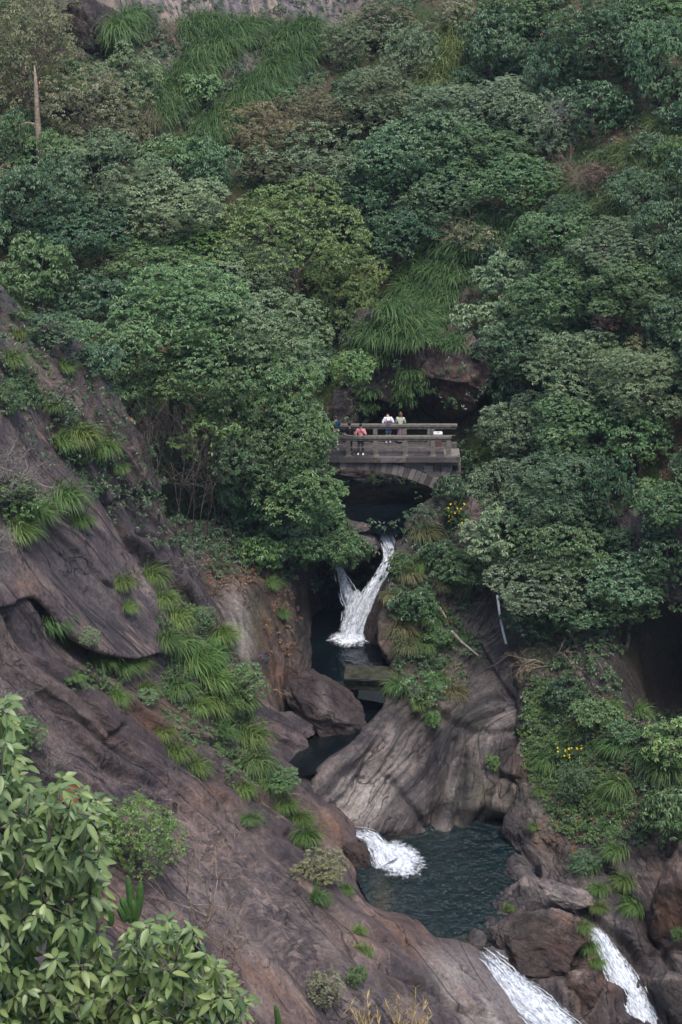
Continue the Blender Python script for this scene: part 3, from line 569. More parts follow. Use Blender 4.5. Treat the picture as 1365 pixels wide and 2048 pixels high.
boulder('rock_outcrop', 'overhanging red rock bulge above the right end of the bridge', B(905, 752, 140.6), (3.6, 3.0, 3.1), (.35, .25, 0), 27, 'rock_red', 8, .12, dict(wet=[(955, 800, 10, 60, .9), (860, 800, 20, 60, .8)], pale=[(955, 850, 8, 20, .9), (890, 690, 40, 20, .4)], rust=[(910, 800, 50, 50, .8)]), (.2, -.3, -1), group='outcrops behind the bridge')
boulder('boulder', 'grey rocks seen under the arch behind the dark pool', B(735, 958, 140.5), (3.6, 1.6, 1.3), (0, .05, 0), 30, 'rock', 9, .14, {}, (1, -.3, -.3))
boulder('rock_outcrop', 'shaded grey rock at the left of the outcrop behind the people', B(690, 810, 141.0), (1.3, 1.6, 2.0), (.1, .1, 0), 28, 'rock_dark', 8, .12, {}, (.2, -.3, -1), group='outcrops behind the bridge')
boulder('rock_outcrop', 'dark craggy rock at the top of the picture left of the bare cliff', B(188, 62, 159.5), (3.0, 2.4, 3.0), (.1, .2, 0), 29, 'rock_dark', 14, .14, {}, (.2, -.3, -1), group='outcrops behind the bridge')


# ------------------------------------------------------------------ ray casting on the terrain
BV_ = BVHTree.FromPolygons(np.concatenate(TV).tolist(), [tuple(x) for f in TF for x in f.tolist()])
def hit(u, v):
    h = BV_.ray_cast(Vector((0, 0, 0)), ray(u, v))
    return (h[0], h[1]) if h[0] is not None else (Vector(P(u, v, 140)), Vector((0, -.6, .8)))
def ground(p):
    h = BV_.ray_cast(Vector((p[0], p[1], p[2] + 0.05)), Vector((0, 0, -1)))
    return h[0]

# ------------------------------------------------------------------ water
def inside(poly, p):
    x, y = p[:, 0], p[:, 1]; c = np.zeros(len(p), bool); n = len(poly)
    for i in range(n):
        x0, y0 = poly[i]; x1, y1 = poly[(i + 1) % n]
        k = ((y0 > y) != (y1 > y)) & (x < (x1 - x0) * (y - y0) / (y1 - y0 + 1e-12) + x0); c ^= k
    return c
def pool(name, outline, z, res, mat, amp, shallow=[]):
    """level sheet of water inside an outline of bank points, gently rippled"""
    pts = []
    for u, v in outline:
        d = ray(u, v); t = z / d.z; pts.append((d.x * t, d.y * t))
    pts = np.array(pts); lo = pts.min(0); hi = pts.max(0)
    nx, ny = int((hi[0] - lo[0]) / res) + 2, int((hi[1] - lo[1]) / res) + 2
    X, Y = np.meshgrid(np.linspace(lo[0], hi[0], nx), np.linspace(lo[1], hi[1], ny))
    q = np.stack([X.ravel(), Y.ravel(), np.zeros(X.size)], -1)
    q[:, 2] = z + amp * fbm(q * 2.6, 3, 71) + amp * 0.6 * fbm(q * 0.9, 2, 72)
    F = grid_faces(ny, nx); cen = q[F].mean(1)
    F = F[inside(pts, cen)]
    used = np.unique(F); m = np.zeros(len(q), int); m[used] = np.arange(len(used))
    V = q[used]; u, v = px(V); s = np.zeros(len(V))
    for (cu, cv, ru, rv, val) in shallow: s = np.maximum(s, val * np.exp(-(((u - cu) / ru) ** 2 + ((v - cv) / rv) ** 2)))
    return tag(obj(name, mesh(name, V, m[F], True, None, {'shallow': s}), mat), kind='structure')
pool('plunge_pool_water', [(715, 1700), (745, 1640), (860, 1625), (1000, 1620), (1075, 1660), (1085, 1740), (1050, 1810), (1010, 1850), (985, 1900), (968, 1912), (905, 1915), (830, 1890), (740, 1810), (715, 1760)],
     -61.0, 0.08, M['pool'], 0.042, [(905, 1893, 70, 14, 1.0), (765, 1810, 20, 60, .6), (990, 1870, 14, 30, .6), (780, 1672, 60, 10, .4)])
pool('basin_water', [(560, 1225), (620, 1215), (800, 1220), (810, 1340), (760, 1362), (600, 1362), (560, 1320)], -54.75, 0.12, M['pool_dark'], 0.03)
pool('upper_pool_water', [(600, 930), (760, 940), (920, 950), (920, 1050), (860, 1066), (772, 1068), (690, 1064), (600, 1050)], -48.75, 0.15, M['pool_dark'], 0.012)
pool('lower_basin_water', [(520, 1380), (640, 1380), (780, 1410), (770, 1470), (735, 1500), (692, 1524), (640, 1546), (560, 1560), (510, 1500)], -57.0, 0.12, M['pool_dark'], 0.012, [(570, 1450, 60, 50, .25)])

def fall(name, path, mat, strands=0, bulge=0.35, seed=0, dens=None, nacr=24):
    """path: (u, v, Y, half width m); a lumpy sheet of falling water with body and loose strands"""
    p = np.array(path, float); C = P(p[:, 0], p[:, 1], p[:, 2]); n = 90
    C = catmull(C, n); w = catmull(p[:, 3:4], n)[:, 0]; dn = catmull(np.array(dens if dens else [0.7] * len(p), float)[:, None], n)[:, 0]
    T = unit(np.gradient(C, axis=0)); side = unit(np.cross(T, -unit(C))); out = unit(np.cross(side, T))
    out = out * np.sign((out * -unit(C)).sum(-1, keepdims=True))
    s = np.linspace(-1, 1, nacr); w = w * 1.18; L = np.concatenate([[0], np.cumsum(np.linalg.norm(np.diff(C, axis=0), axis=1))])
    V = C[:, None] + side[:, None] * (w[:, None] * s[None])[..., None] + out[:, None] * (bulge * w[:, None] * (1 - s[None] ** 2))[..., None]
    fl = np.stack([np.broadcast_to(s[None] * w[:, None] * 2.2, (n, nacr)), np.broadcast_to(L[:, None] * 0.5, (n, nacr)), np.full((n, nacr), seed * 7.0)], -1).reshape(-1, 3)
    V = V.reshape(-1, 3); V = V + np.repeat(out, nacr, 0) * (0.22 * fbm(fl * 2.5, 4, seed))[:, None] * np.repeat(np.minimum(w, 1), nacr)[:, None]
    de = (np.broadcast_to(dn[:, None], (n, nacr)) - 1.15 * np.abs(s[None]) ** 2.2).ravel() + 0.1
    F = grid_faces(n, nacr); A = [V]; Fs = [F]; fls = [fl]; des = [de]; k = len(V); r = np.random.default_rng(seed)
    for q in range(strands):
        a = r.uniform(-1.0, 1.0); i0 = r.integers(0, n - 25); i1 = min(n - 1, i0 + r.integers(12, 40)); idx = np.arange(i0, i1)
        off = a + np.cumsum(r.normal(0, 0.02, len(idx))); lift = 0.10 + 0.12 * r.random()
        c = C[idx] + side[idx] * (w[idx] * off)[:, None] + out[idx] * (bulge * w[idx] * (1 - np.minimum(off ** 2, 1)) + lift)[:, None]
        ww = (0.012 + 0.03 * r.random()) * np.sin(np.linspace(0.15, 3.0, len(idx)))
        sv = np.stack([c - side[idx] * ww[:, None], c + side[idx] * ww[:, None]], 1).reshape(-1, 3)
        A.append(sv); Fs.append(grid_faces(len(idx), 2) + k); k += len(sv); fls.append(sv * [2, 2, .5]); des.append(np.full(len(sv), 1.3))
    me = mesh(name, np.concatenate(A), np.concatenate(Fs), True, None, {'flow': np.concatenate(fls), 'dens': np.concatenate(des)})
    return tag(obj(name, me, mat), kind='structure')
fall('waterfall', [(770, 1064, 131.6, .2), (772, 1078, 131.0, .4), (780, 1105, 130.6, .42), (776, 1130, 130.2, .42), (756, 1162, 129.8, .42), (733, 1205, 129.4, .6), (714, 1256, 129.2, .75), (702, 1288, 129.0, .95)], M['foam'], 14, seed=1, dens=[.9, .9, .95, .9, .9, .95, 1, 1])
fall('waterfall', [(672, 1120, 131.6, .2), (684, 1150, 131.1, .35), (696, 1185, 130.7, .5), (708, 1222, 130.2, .55), (715, 1255, 129.7, .5)], M['spray'], 16, seed=2, dens=[.8, .8, .8, .9, .9])
fall('waterfall', [(716, 1180, 130.6, .2), (712, 1200, 130.2, .5), (708, 1225, 129.8, .65), (705, 1262, 129.4, .8)], M['spray'], 12, seed=3, dens=[.6, .8, .9, 1])
fall('waterfall', [(700, 1664, 115.6, .22), (722, 1670, 114.9, .36), (746, 1682, 114.2, .5), (762, 1704, 113.7, .62), (776, 1730, 113.2, .75)], M['foam'], 8, seed=4, dens=[.35, .6, .9, 1, 1], bulge=.5)
fall('waterfall', [(962, 1908, 104.1, .38), (977, 1922, 103.2, .55), (1000, 1948, 102.5, .70), (1034, 1985, 101.8, .85), (1076, 2022, 101.1, .95), (1134, 2080, 99.9, 1.0), (1204, 2160, 98.4, 1.1)], M['foam'], 14, seed=5, dens=[.2, .45, .75, .95, .95, 1, 1], bulge=.3)
fall('waterfall', [(1178, 1856, 106.0, .15), (1198, 1872, 105.4, .35), (1216, 1905, 104.8, .52), (1240, 1950, 104.0, .7), (1262, 1995, 103.3, .8), (1290, 2050, 102.4, .9), (1330, 2130, 101, 1.0)], M['foam'], 14, seed=6, dens=[.5, .85, .95, 1, 1, 1, 1], bulge=.45)
def foam(name, u, v, z, rx, ry, seed, rot=0.0, h=0.25):
    d = ray(u, v); t = z / d.z; c = np.array([d.x * t, d.y * t, z]); n = 46; m = 60
    rr = np.linspace(0, 1, n)[:, None]; a = np.linspace(0, 2 * math.pi, m)[None]
    x = rr * np.cos(a) * rx; y = rr * np.sin(a) * ry
    X = x * math.cos(rot) - y * math.sin(rot); Y = x * math.sin(rot) + y * math.cos(rot)
    q = np.stack([X.ravel(), Y.ravel(), np.full(X.size, seed * 3.0)], -1)
    Z = 0.05 + h * np.clip(1 - rr * np.ones_like(a), 0, 1).ravel() * (0.7 + 0.6 * fbm(q * 3, 4, seed)) + 0.03 * fbm(q * 5, 3, seed)
    de = (1.5 - 1.75 * (rr * np.ones_like(a)).ravel() ** 1.1 + 0.25 * fbm(q * 1.2, 3, seed + 5))
    V = np.stack([c[0] + X.ravel(), c[1] + Y.ravel(), c[2] + Z], -1)
    return tag(obj(name, mesh(name, V, grid_faces(n, m), True, None, {'flow': q * 0.8, 'dens': de}), M['foam']), kind='structure')
foam('water_foam', 797, 1722, -61.0, 1.75, 2.8, 1, 0.2, .4)
foam('water_foam', 700, 1283, -54.75, 1.7, 1.7, 2, 0.3, .4)

# ------------------------------------------------------------------ foliage prototypes
def leaves(pos, nrm, k, L, W, droop, r, jit=0.25, fold=0.12):
    """rosettes of k kite-shaped leaves round each point"""
    n = len(pos); nrm = unit(nrm); ref = unit(r.normal(size=(n, 3))); a = unit(np.cross(nrm, ref)); b = np.cross(nrm, a)
    ang = (np.arange(k)[None] * 2 * math.pi / k + r.uniform(-.4, .4, (n, k)))
    rad = np.cos(ang)[..., None] * a[:, None] + np.sin(ang)[..., None] * b[:, None]
    dr = droop + r.normal(0, jit, (n, k)); d = unit(rad * np.cos(dr)[..., None] - nrm[:, None] * np.sin(dr)[..., None] + np.array([0, 0, -0.18]))
    sd = unit(np.cross(d, nrm[:, None] + 1e-3)); up = np.cross(sd, d)
    ln = (L * r.uniform(.65, 1.25, (n, k)))[..., None]; w = W * ln / L
    p0 = pos[:, None] + d * ln * 0.08; mid = p0 + d * ln * 0.5 + up * ln * fold; tip = p0 + d * ln - up * ln * fold * 0.8
    V = np.stack([p0, mid - sd * w, tip, mid + sd * w], 2).reshape(-1, 3)
    F = np.arange(len(V)).reshape(-1, 4)
    rn = np.clip(np.repeat(r.normal(.5, .2, n), k) + r.normal(0, .12, n * k), 0, 1)
    rn = np.minimum(rn, .97); rn[np.repeat(r.random(n) < 0.0022, k)] = 1.0
    return V, F, rn
def sphere_pts(n, r):
    return unit(r.normal(size=(n, 3)))
def crown_mesh(seed, R, leaf=0.2, lob=0.9, dens=1.0, k=7, flat=1.0, droop=0.45, wr=0.22, fillin=0.13, name='crown'):
    r = np.random.default_rng(seed)
    nl = max(6, int((R / lob) ** 2 * 2.5)); ct = []; rd = []
    tries = 0
    while len(ct) < nl and tries < 4000:
        tries += 1
        d = unit(r.normal(size=3)); d[2] = d[2] * 0.85 + 0.2
        c = d * (R - lob * 0.75) * r.uniform(0.75, 1.1) if R > lob else d * R * 0.45
        l = min(lob, R * 0.6) * r.uniform(.5, 1.3)
        if all(np.linalg.norm(c - q) > 0.74 * (l + s) * 0.85 for q, s in zip(ct, rd)): ct.append(c); rd.append(l)
        elif tries > 1500 and r.random() < .03: ct.append(c); rd.append(l)
    pos = []; nr = []
    for c, l in zip(ct, rd):
        m = int(dens * 3.0 * math.pi * l * l / (leaf * leaf * 2.2)); d = sphere_pts(int(m * 1.5), r)
        oc = unit(c + np.array([0, 0, .3])); keep = (d @ oc > -0.4) & (d[:, 2] > -0.45); d = d[keep][:m]
        q = c + d * (l * (0.85 + 0.30 * r.random((len(d), 1)) ** 0.7)) * np.array([1, 1, 0.82]) 
        q = q + d * (0.22 * l * fbm(q * 2.2, 2, seed))[:, None]
        pos.append(q); nr.append(d * 0.6 + np.array([0, -.1, .85]) + r.normal(0, .3, d.shape))
    nf = int(fillin * sum(map(len, pos)))
    q = sphere_pts(nf, r) * (R * 0.80 * r.random((nf, 1)) ** 0.5); pos.append(q); nr.append(r.normal(size=q.shape) + np.array([0, 0, .5]))
    V, F, rn = leaves(np.concatenate(pos), np.concatenate(nr), k, leaf, leaf * wr, droop, r)
    V[:, 2] *= flat
    return mesh(name, V, F, False, {'rnd': rn})
PRO = {'broad': [(1.3, [crown_mesh(100 + i, 1.3, .18 + .03 * i, .62) for i in range(3)]), (2.3, [crown_mesh(110 + i, 2.3, .18 + .025 * i, .85 + .07 * i, droop=.25 + .12 * i) for i in range(5)]), (3.5, [crown_mesh(120 + i, 3.5, .19 + .025 * i, 1.15 + .10 * i, droop=.25 + .14 * i) for i in range(4)])],
       'fine': [(1.3, [crown_mesh(130 + i, 1.3, .13, .5, .75) for i in range(2)]), (2.4, [crown_mesh(140 + i, 2.4, .15, .75, .7) for i in range(2)]), (3.6, [crown_mesh(150 + i, 3.6, .16, .85, .7) for i in range(2)])],
       'loose': [(1.3, [crown_mesh(160 + i, 1.3, .2, .5, .5, 6, 1.0, .2, .2, .4) for i in range(2)]), (2.5, [crown_mesh(170 + i, 2.5, .2, .65, .5, 6, 1.0, .2, .2, .35) for i in range(3)]), (3.5, [crown_mesh(180, 3.5, .21, .75, .5, 6, 1.0, .25, .2, .35)])]}
DARK = (0.044, 0.092, 0.042); BLUE = (0.070, 0.132, 0.064); MID = (0.082, 0.152, 0.058); GREY = (0.120, 0.172, 0.092)
YEL = (0.110, 0.165, 0.055); OLV = (0.150, 0.155, 0.085); BRN = (0.145, 0.128, 0.068); LIT = (0.095, 0.175, 0.052); PALE = (0.120, 0.180, 0.090)
def limb_mesh(seed, off, R):
    r = np.random.default_rng(seed); b = MB(); n = 7; t = np.linspace(0, 1, n)[:, None]
    off = np.array(off); h = np.linalg.norm(off); w = r.normal(0, .06 * h, 3) * [1, 1, 0]
    pts = np.concatenate([t ** .8, t, t ** 1.15], 1) * off + np.sin(t * math.pi) * w; rad = 0.045 * R + 0.04
    b.tube(pts, rad * (1.2 - 0.7 * t[:, 0]), 7)
    for q in range(5):
        d = unit(r.normal(size=3) * [1, 1, .4] + [0, 0, .55]); s = pts[n - 2 - q % 3]
        tt = np.linspace(0, 1, 5)[:, None]
        b.tube(s + tt * d * R * r.uniform(.6, .85) + tt ** 2 * np.array([0, 0, .15 * R]), rad * 0.5 * (1.05 - tt[:, 0] * .85), 5)
    return b.mesh('trunk')
NT_ = [0]
def tree(name, label, cat, u, v, rx, ry, c, kind='broad', group=None, front=0.35, yoff=0.0, trunk=True, Y=None):
    NT_[0] += 1; sd = NT_[0]; r = random.Random(sd * 7 + 1)
    h, nm = hit(u, v + ry * 0.55)
    dist = h.length; R = rx * dist / FPX
    Yc = (h.y - front * R + yoff) if Y is None else Y
    c0 = Vector(P(u, v, Yc)); g = ground(c0)
    zb = g.z if g is not None else c0.z - 1.6 * R
    zb = min(zb, c0.z - 0.35 * R); zb = max(zb, c0.z - 3.4 * R - 3)
    fam = PRO[kind]; R0, ms = min(fam, key=lambda f: abs(math.log(f[0] / R)))
    base = Vector((c0.x, c0.y, zb))
    if c0.z - zb > 2.0 * R:                     # grows out of the slope behind rather than from the gorge floor
        k = BV_.ray_cast(c0, Vector((0, 1, -.35)).normalized())
        if k[0] is not None and k[3] < 14: base = k[0]
    root = thing(name, label, cat, base, group, 0)
    cr = obj('crown', r.choice(ms), M['leaf'], root, c0 - base); s = R / R0
    cr.scale = (s, s, s * max(.6, min(1.35, ry / rx))); cr.rotation_euler.z = r.uniform(0, 6.28)
    j = r.uniform(.80, 1.2); cr.color = (c[0] * j * r.uniform(.93, 1.07), c[1] * j, c[2] * j * r.uniform(.92, 1.08), 1)
    if trunk: obj('trunk', limb_mesh(sd, c0 - base, R), M['bark'], root)
    return root

TREES = [
 # u, v, rx, ry, colour, kind of crown, label
 (50,130,115,130,OLV,'loose','olive grey loose-crowned tree in the top left corner'),
 (85,40,75,70,BRN,'loose','brownish tree at the top edge left of the bare rock'),
 (190,230,105,90,OLV,'loose','thin olive tree right of the snapped dead trunk'),
 (255,170,70,75,PALE,'loose','pale small-leaved tree beside the dark bare rock at upper left'),
 (20,290,55,75,MID,'broad','green tree at the left edge beside the snapped dead trunk'),
 (95,330,60,75,MID,'broad','upright green tree just below the snapped dead trunk'),
 (70,410,100,95,BLUE,'broad','dark tree at the left edge below the upright green tree'),
 (215,370,105,95,GREY,'fine','dull grey-green round tree left of the two domed trees'),
 (345,330,75,60,MID,'broad','left of two dark green domed trees under the grassy cliff'),
 (410,345,65,65,BLUE,'broad','right of two dark green domed trees under the grassy cliff'),
 (330,425,125,75,GREY,'broad','wide grey-green tree below the two domed trees'),
 (150,470,95,70,DARK,'broad','dark shaded tree between the left edge and the wide grey-green tree'),
 (75,550,85,80,MID,'broad','green tree standing above the top end of the rock slab'),
 (585,495,160,120,YEL,'fine','big round yellow-green tree in the middle of the wood'),
 (690,585,78,92,YEL,'fine','yellow-green tree hanging over the ravine beside the big round one'),
 (400,500,80,55,LIT,'broad','bright green low tree left of the big round yellow-green tree'),
 (470,570,105,75,GREY,'broad','grey-green tree under the big round yellow-green tree'),
 (310,550,105,65,MID,'broad','broad green tree left of centre under the wide grey-green tree'),
 (190,600,80,55,DARK,'broad','dark tree behind the left end of the large dark green tree'),
 (105,660,60,36,BLUE,'fine','low bluish shrub peeping over the edge of the rock slab'),
 (225,705,92,70,MID,'broad','leftmost spreading crown overhanging the dark hollow'),
 (370,630,125,85,MID,'broad','large bluish tree above the hollow with bare stems'),
 (545,690,100,85,PALE,'broad','pale tree between the yellow-green trees and the bridge'),
 (455,760,120,90,MID,'broad','large green tree facing the gorge left of the bridge'),
 (578,790,78,95,MID,'broad','tall green tree left of the bridge railings'),
 (690,630,62,75,YEL,'fine','small yellowish tree at the ravine edge above the bridge'),
 (700,742,52,42,LIT,'broad','leafy bough-like tree hanging right above the people on the bridge'),
 (430,870,85,66,LIT,'broad','bright rounded crown jutting over the hollow of bare stems'),
 (245,790,62,48,MID,'broad','dark crown beneath the leftmost spreading one'),
 (570,905,90,80,MID,'broad','green tree left of the stone arch of the bridge'),
 (598,892,58,72,MID,'broad','green tree whose crown covers the left end of the bridge'),
 (600,985,80,70,MID,'broad','dark green tree touching the left side of the stone arch'),
 (520,1000,85,75,DARK,'broad','dark tree behind the bright bush of the gorge'),
 (560,1070,80,66,BLUE,'broad','dark tree in the gorge above the pale streaked rock'),
 (630,1070,75,72,MID,'broad','green tree left of the upper waterfall'),
 (525,1110,46,42,LIT,'broad','small bright bush above the pale streaked gorge rock'),
 (688,1105,46,48,MID,'broad','drooping dark bush beside the upper waterfall'),
 (490,920,70,66,DARK,'broad','shaded tree at the right side of the bare stems'),
 (340,760,80,55,MID,'broad','shaded crown in the middle above the bare stems'),
 (620,235,85,55,BRN,'loose','brownish tree under the grassy cliff at upper centre'),
 (520,265,85,55,BRN,'loose','olive brown shrub-like tree right of the steep grass'),
 (620,325,125,60,GREY,'loose','wide pale grey tree at upper centre'),
 (530,335,60,32,OLV,'fine','low olive tree left of the wide pale grey tree'),
 (740,205,85,70,GREY,'broad','grey-green tree at upper centre beside the light grass strip'),
 (815,120,58,75,GREY,'loose','slim loose tree left of the light grass strip'),
 (690,90,60,50,GREY,'loose','grey thin shrub-like tree near the top centre'),
 (760,50,70,50,OLV,'loose','greyish tree at the top edge right of the bare cliff'),
 (985,85,75,85,BLUE,'broad','dark tree right of the light grass strip at the top'),
 (1040,25,85,50,MID,'broad','green tree at the top edge right of centre'),
 (1110,150,58,95,BLUE,'broad','pointed dark tree in the upper right'),
 (1205,90,100,90,DARK,'broad','big dark tree near the top right'),
 (1325,130,75,105,BLUE,'broad','tall bluish tree at the right edge near the top'),
 (1290,20,100,50,MID,'broad','tree in the top right corner'),
 (905,230,90,60,GREY,'broad','grey-green tree below the light grass strip'),
 (1010,215,85,55,GREY,'broad','grey-green spreading tree left of the pointed dark tree'),
 (870,300,105,75,BLUE,'broad','big bluish tree in the upper middle right'),
 (785,335,95,75,BLUE,'broad','dark round tree at the head of the ravine'),
 (985,310,95,55,MID,'broad','layered green tree right of the big bluish tree'),
 (1105,255,75,65,GREY,'loose','grey tree with bare twigs below the pointed dark tree'),
 (1190,210,80,60,DARK,'broad','dark tree above the brown scrub on the right'),
 (1040,365,85,50,MID,'broad','green tree left of the brown leafless shrub'),
 (705,385,80,58,DARK,'broad','dark tree right of the big round yellow-green tree'),
 (900,395,90,45,BLUE,'broad','dark spreading tree above the ravine grass'),
 (800,470,75,65,DARK,'broad','very dark tree in the ravine above the hanging grass'),
 (735,450,58,50,DARK,'broad','dark tree tucked behind the right side of the yellow-green tree'),
 (1285,390,62,60,BLUE,'broad','bluish shrub-like tree right of the brown leafless shrub'),
 (1345,320,40,50,LIT,'fine','bright light green tree at the right edge'),
 (1100,480,95,65,MID,'broad','green tree below the brown scrub right of centre'),
 (1240,505,100,55,GREY,'broad','grey-green wide tree in the middle right'),
 (1330,465,65,70,BLUE,'broad','bluish tree at the right edge below the shrub-like one'),
 (1015,560,68,58,PALE,'broad','pale tree right of the ravine grass'),
 (1120,605,100,75,MID,'broad','green tree in the middle right above the dead brown foliage'),
 (1270,590,95,65,MID,'broad','green tree in the middle right near the right edge'),
 (985,650,85,65,GREY,'broad','grey-green tree leaning over the rock outcrop behind the bridge'),
 (1065,705,100,75,BLUE,'broad','bluish tree right of the rock outcrop behind the bridge'),
 (1345,650,60,60,BLUE,'broad','dark tree at the right edge beside the dead brown foliage'),
 (1170,745,110,75,PALE,'broad','pale rounded tree in the right half above the bridge level'),
 (1295,775,105,75,PALE,'broad','largest pale tree at the right edge above the bridge level'),
 (1012,790,46,65,DARK,'broad','dark narrow tree beside the overhang behind the bridge'),
 (1065,868,95,75,GREY,'broad','grey-green tree nearest the right end of the bridge'),
 (1160,870,100,80,MID,'broad','green tree second from the right end of the bridge'),
 (1275,880,75,65,MID,'broad','green tree under the largest pale tree'),
 (1022,985,80,70,GREY,'broad','grey-green tree right of the bridge arch'),
 (1110,995,105,85,BLUE,'broad','bluish tree lower right of the bridge'),
 (1215,990,65,80,DARK,'broad','dark tree next to the brown earth at right'),
 (1325,1020,62,58,MID,'broad','green tree at the right edge below the brown earth'),
 (1015,1080,92,75,GREY,'broad','grey-green tree right of the yellow flowers by the arch'),
 (1125,1100,100,75,MID,'broad','green tree above the polished rock on the right'),
 (945,1140,68,50,MID,'broad','green tree above the bank of dry grass'),
 (1080,1180,105,45,GREY,'broad','low spreading tree directly above the polished rock'),
 (1230,1160,95,55,BLUE,'broad','tree drooping over the dark hollow at right'),
 (1150,1225,80,45,BLUE,'broad','low dark tree under the low spreading one above the right bank'),
 (1060,1245,50,38,DARK,'broad','small dark tree beside the white pipe'),
 (1255,1215,60,40,MID,'broad','bough-like tree over the left end of the dark hollow'),
 (1330,1130,65,60,DARK,'broad','dark tree at the right edge above the hollow'),
]
for (u, v, rx, ry, c, k, lb) in TREES:
    near = 0.35; Yt = None
    if 180 < u < 760 and 600 < v < 1150 and lb[:5] != 'small': Yt = 131.5 - max(0, v - 620) * 0.012 if v < 1000 else 129.5
    if u < 260 and 600 < v: Yt = 129.5
    if 'right above the people' in lb: Yt = 131.5
    if u < 140 and v > 640: Yt = None
    tree('broadleaf_tree' if max(rx, ry) > 62 else 'shrub', lb, 'tree' if max(rx, ry) > 62 else 'shrub', u, v, rx * 1.06, ry * 1.06, c, k, 'trees on the wooded slopes', near, Y=Yt, trunk=('right above' not in lb and not (u > 560 and 860 < v < 1130 and u < 720)))
SHRUBS = [
 (915,925,62,42,BLUE,'broad','dark glossy bush at the right end of the bridge arch'), (905,985,38,40,DARK,'broad','dark bush under the bush at the bridge end'),
 (1345,1490,65,55,LIT,'broad','bright green bush at the right edge below the hollow'), (1340,1640,60,70,MID,'broad','green bush at the right edge above the reddish rock'),
 (1155,1570,42,45,BLUE,'fine','dark bush below the yellow flowers on the right bank'), (480,1370,62,50,MID,'fine','small-leaved bush at the right rim of the slab above the boulder'),
 (560,1560,45,28,MID,'fine','little bush on the slab edge beside the lower basin'), (645,1735,55,38,OLV,'fine','olive bush on the slab left of the small fall'),
 (830,1215,48,45,DARK,'broad','dark green bush on the bank right of the upper waterfall'), (800,1130,30,30,MID,'broad','small bush right of the waterfall lip'),
 (865,1440,18,38,LIT,'broad','bright green plant hanging over the polished rock'), (985,1525,16,22,LIT,'broad','small green plant clinging to the polished rock'),
 (400,1240,40,35,MID,'fine','low bush on the slab rim above the long grass'), (180,1275,26,22,PALE,'fine','small pale shrub on the overhanging ledge'),
 (295,1395,26,18,PALE,'broad','pale broad-leaved plant under the overhanging ledge'), (1165,1725,32,26,BLUE,'fine','dark tuft-like bush on the rock right of the plunge pool'),
 (1355,1870,14,22,LIT,'broad','small bright bush at the right edge by the right waterfall'), (880,1110,40,35,DARK,'broad','dark bush left of the yellow flowers by the arch'),
 (880,1275,30,24,MID,'broad','green bush among the dry grass on the bank'), (1130,1385,45,35,DARK,'broad','dark bush under the arching bare branches on the right'),
 (1190,1430,50,35,MID,'broad','bush beside the dark hollow on the right bank'), (1245,1470,40,32,MID,'broad','bush below the dark hollow on the right bank'),
 (845,1385,50,38,MID,'loose','feathery bush on the rim above the lower basin'), (715,1955,22,30,LIT,'broad','bright sprig on the rock at the bottom beside the bleached bamboo'),
 (650,1985,42,42,OLV,'fine','dull green bush at the bottom beside the bleached bamboo'), (275,1680,95,85,LIT,'fine','big feathery light green bush on the slab behind the foreground shrub'),
 (205,1650,50,70,MID,'fine','feathery bush left of the big feathery one'), (25,1000,70,60,LIT,'fine','green bush at the left edge under grey twigs'),
 (15,800,40,50,MID,'fine','green bush at the left edge high on the slab'), (40,1470,50,45,MID,'fine','green bush at the left edge behind the foreground shrub'),
]
for (u, v, rx, ry, c, k, lb) in SHRUBS: tree('shrub', lb, 'shrub', u, v, rx, ry, c, k, 'bushes on the rocks and banks', 0.25, trunk=max(rx, ry) > 35)

# understorey shrubs fill the gaps on the hill
kf = 0
for q in range(900):
    if kf >= 150: break
    u, v = rng.uniform(-40, 1400), rng.uniform(-20, 1180)
    if 640 < u < 980 and 640 < v < 1300: continue
    if v < 170 + 0 * u and 150 < u < 720 and v < 330 - 0.28 * abs(u - 420): continue
    if 780 < u < 950 and 480 < v < 760: continue
    if v > 560 and u < 60 + (v - 560) * 0.75 and u < 640: continue
    if 230 < u < 640 and 760 < v < 1250: continue
    if 1100 < u < 1300 and 280 < v < 420: continue
    kf += 1; s = rng.uniform(28, 58)
    tree('shrub', 'low shrub filling a gap between the trees of the wooded slope', 'shrub', u, v, s, s * .85, [DARK, DARK, BLUE, MID, OLV][rng.integers(5)], ['broad', 'broad', 'fine', 'loose'][rng.integers(4)], 'low shrubs between the trees', 0.1, trunk=False)

# ------------------------------------------------------------------ grass
def tuft_data(r, n, L, spread, w=0.022, down=(0, -1, 0), seg=5, lift=0.75):
    """arching blades falling downhill (local -Y)"""
    az = r.uniform(0, 2 * math.pi, n); base = r.normal(0, .14 * spread, (n, 3)) * [1, 1, .15]
    ln = L * r.uniform(.3, 1.25, n); d = unit(np.stack([np.cos(az) * .62, np.sin(az) * .5 - .42, lift + .5 * r.random(n)], -1))
    p = base.copy(); pts = [p.copy()]
    for s in range(seg):
        p = p + d * (ln / seg)[:, None]; pts.append(p.copy())
        d = unit(d + np.array([0, -0.14, -0.80]) * (0.55 + .55 * s / seg) * r.uniform(.45, 1.5, (n, 1)))
    pts = np.stack(pts, 1); sd = unit(np.cross(pts[:, -1] - pts[:, 0], r.normal(0, .3, (n, 3)) + [0, 0, 1]))
    wd = w * np.array([.8, 1, 1, .85, .6, .08])[:seg + 1]
    V = np.stack([pts - sd[:, None] * wd[None, :, None], pts + sd[:, None] * wd[None, :, None]], 2)
    i = np.arange(n)[:, None] * (seg + 1) * 2 + np.arange(seg)[None] * 2
    F = np.stack([i, i + 1, i + 3, i + 2], -1).reshape(-1, 4)
    rn = np.repeat(np.clip(r.normal(.5, .28, n), 0, .98), seg)
    return V.reshape(-1, 3), F, rn
TUFT = []
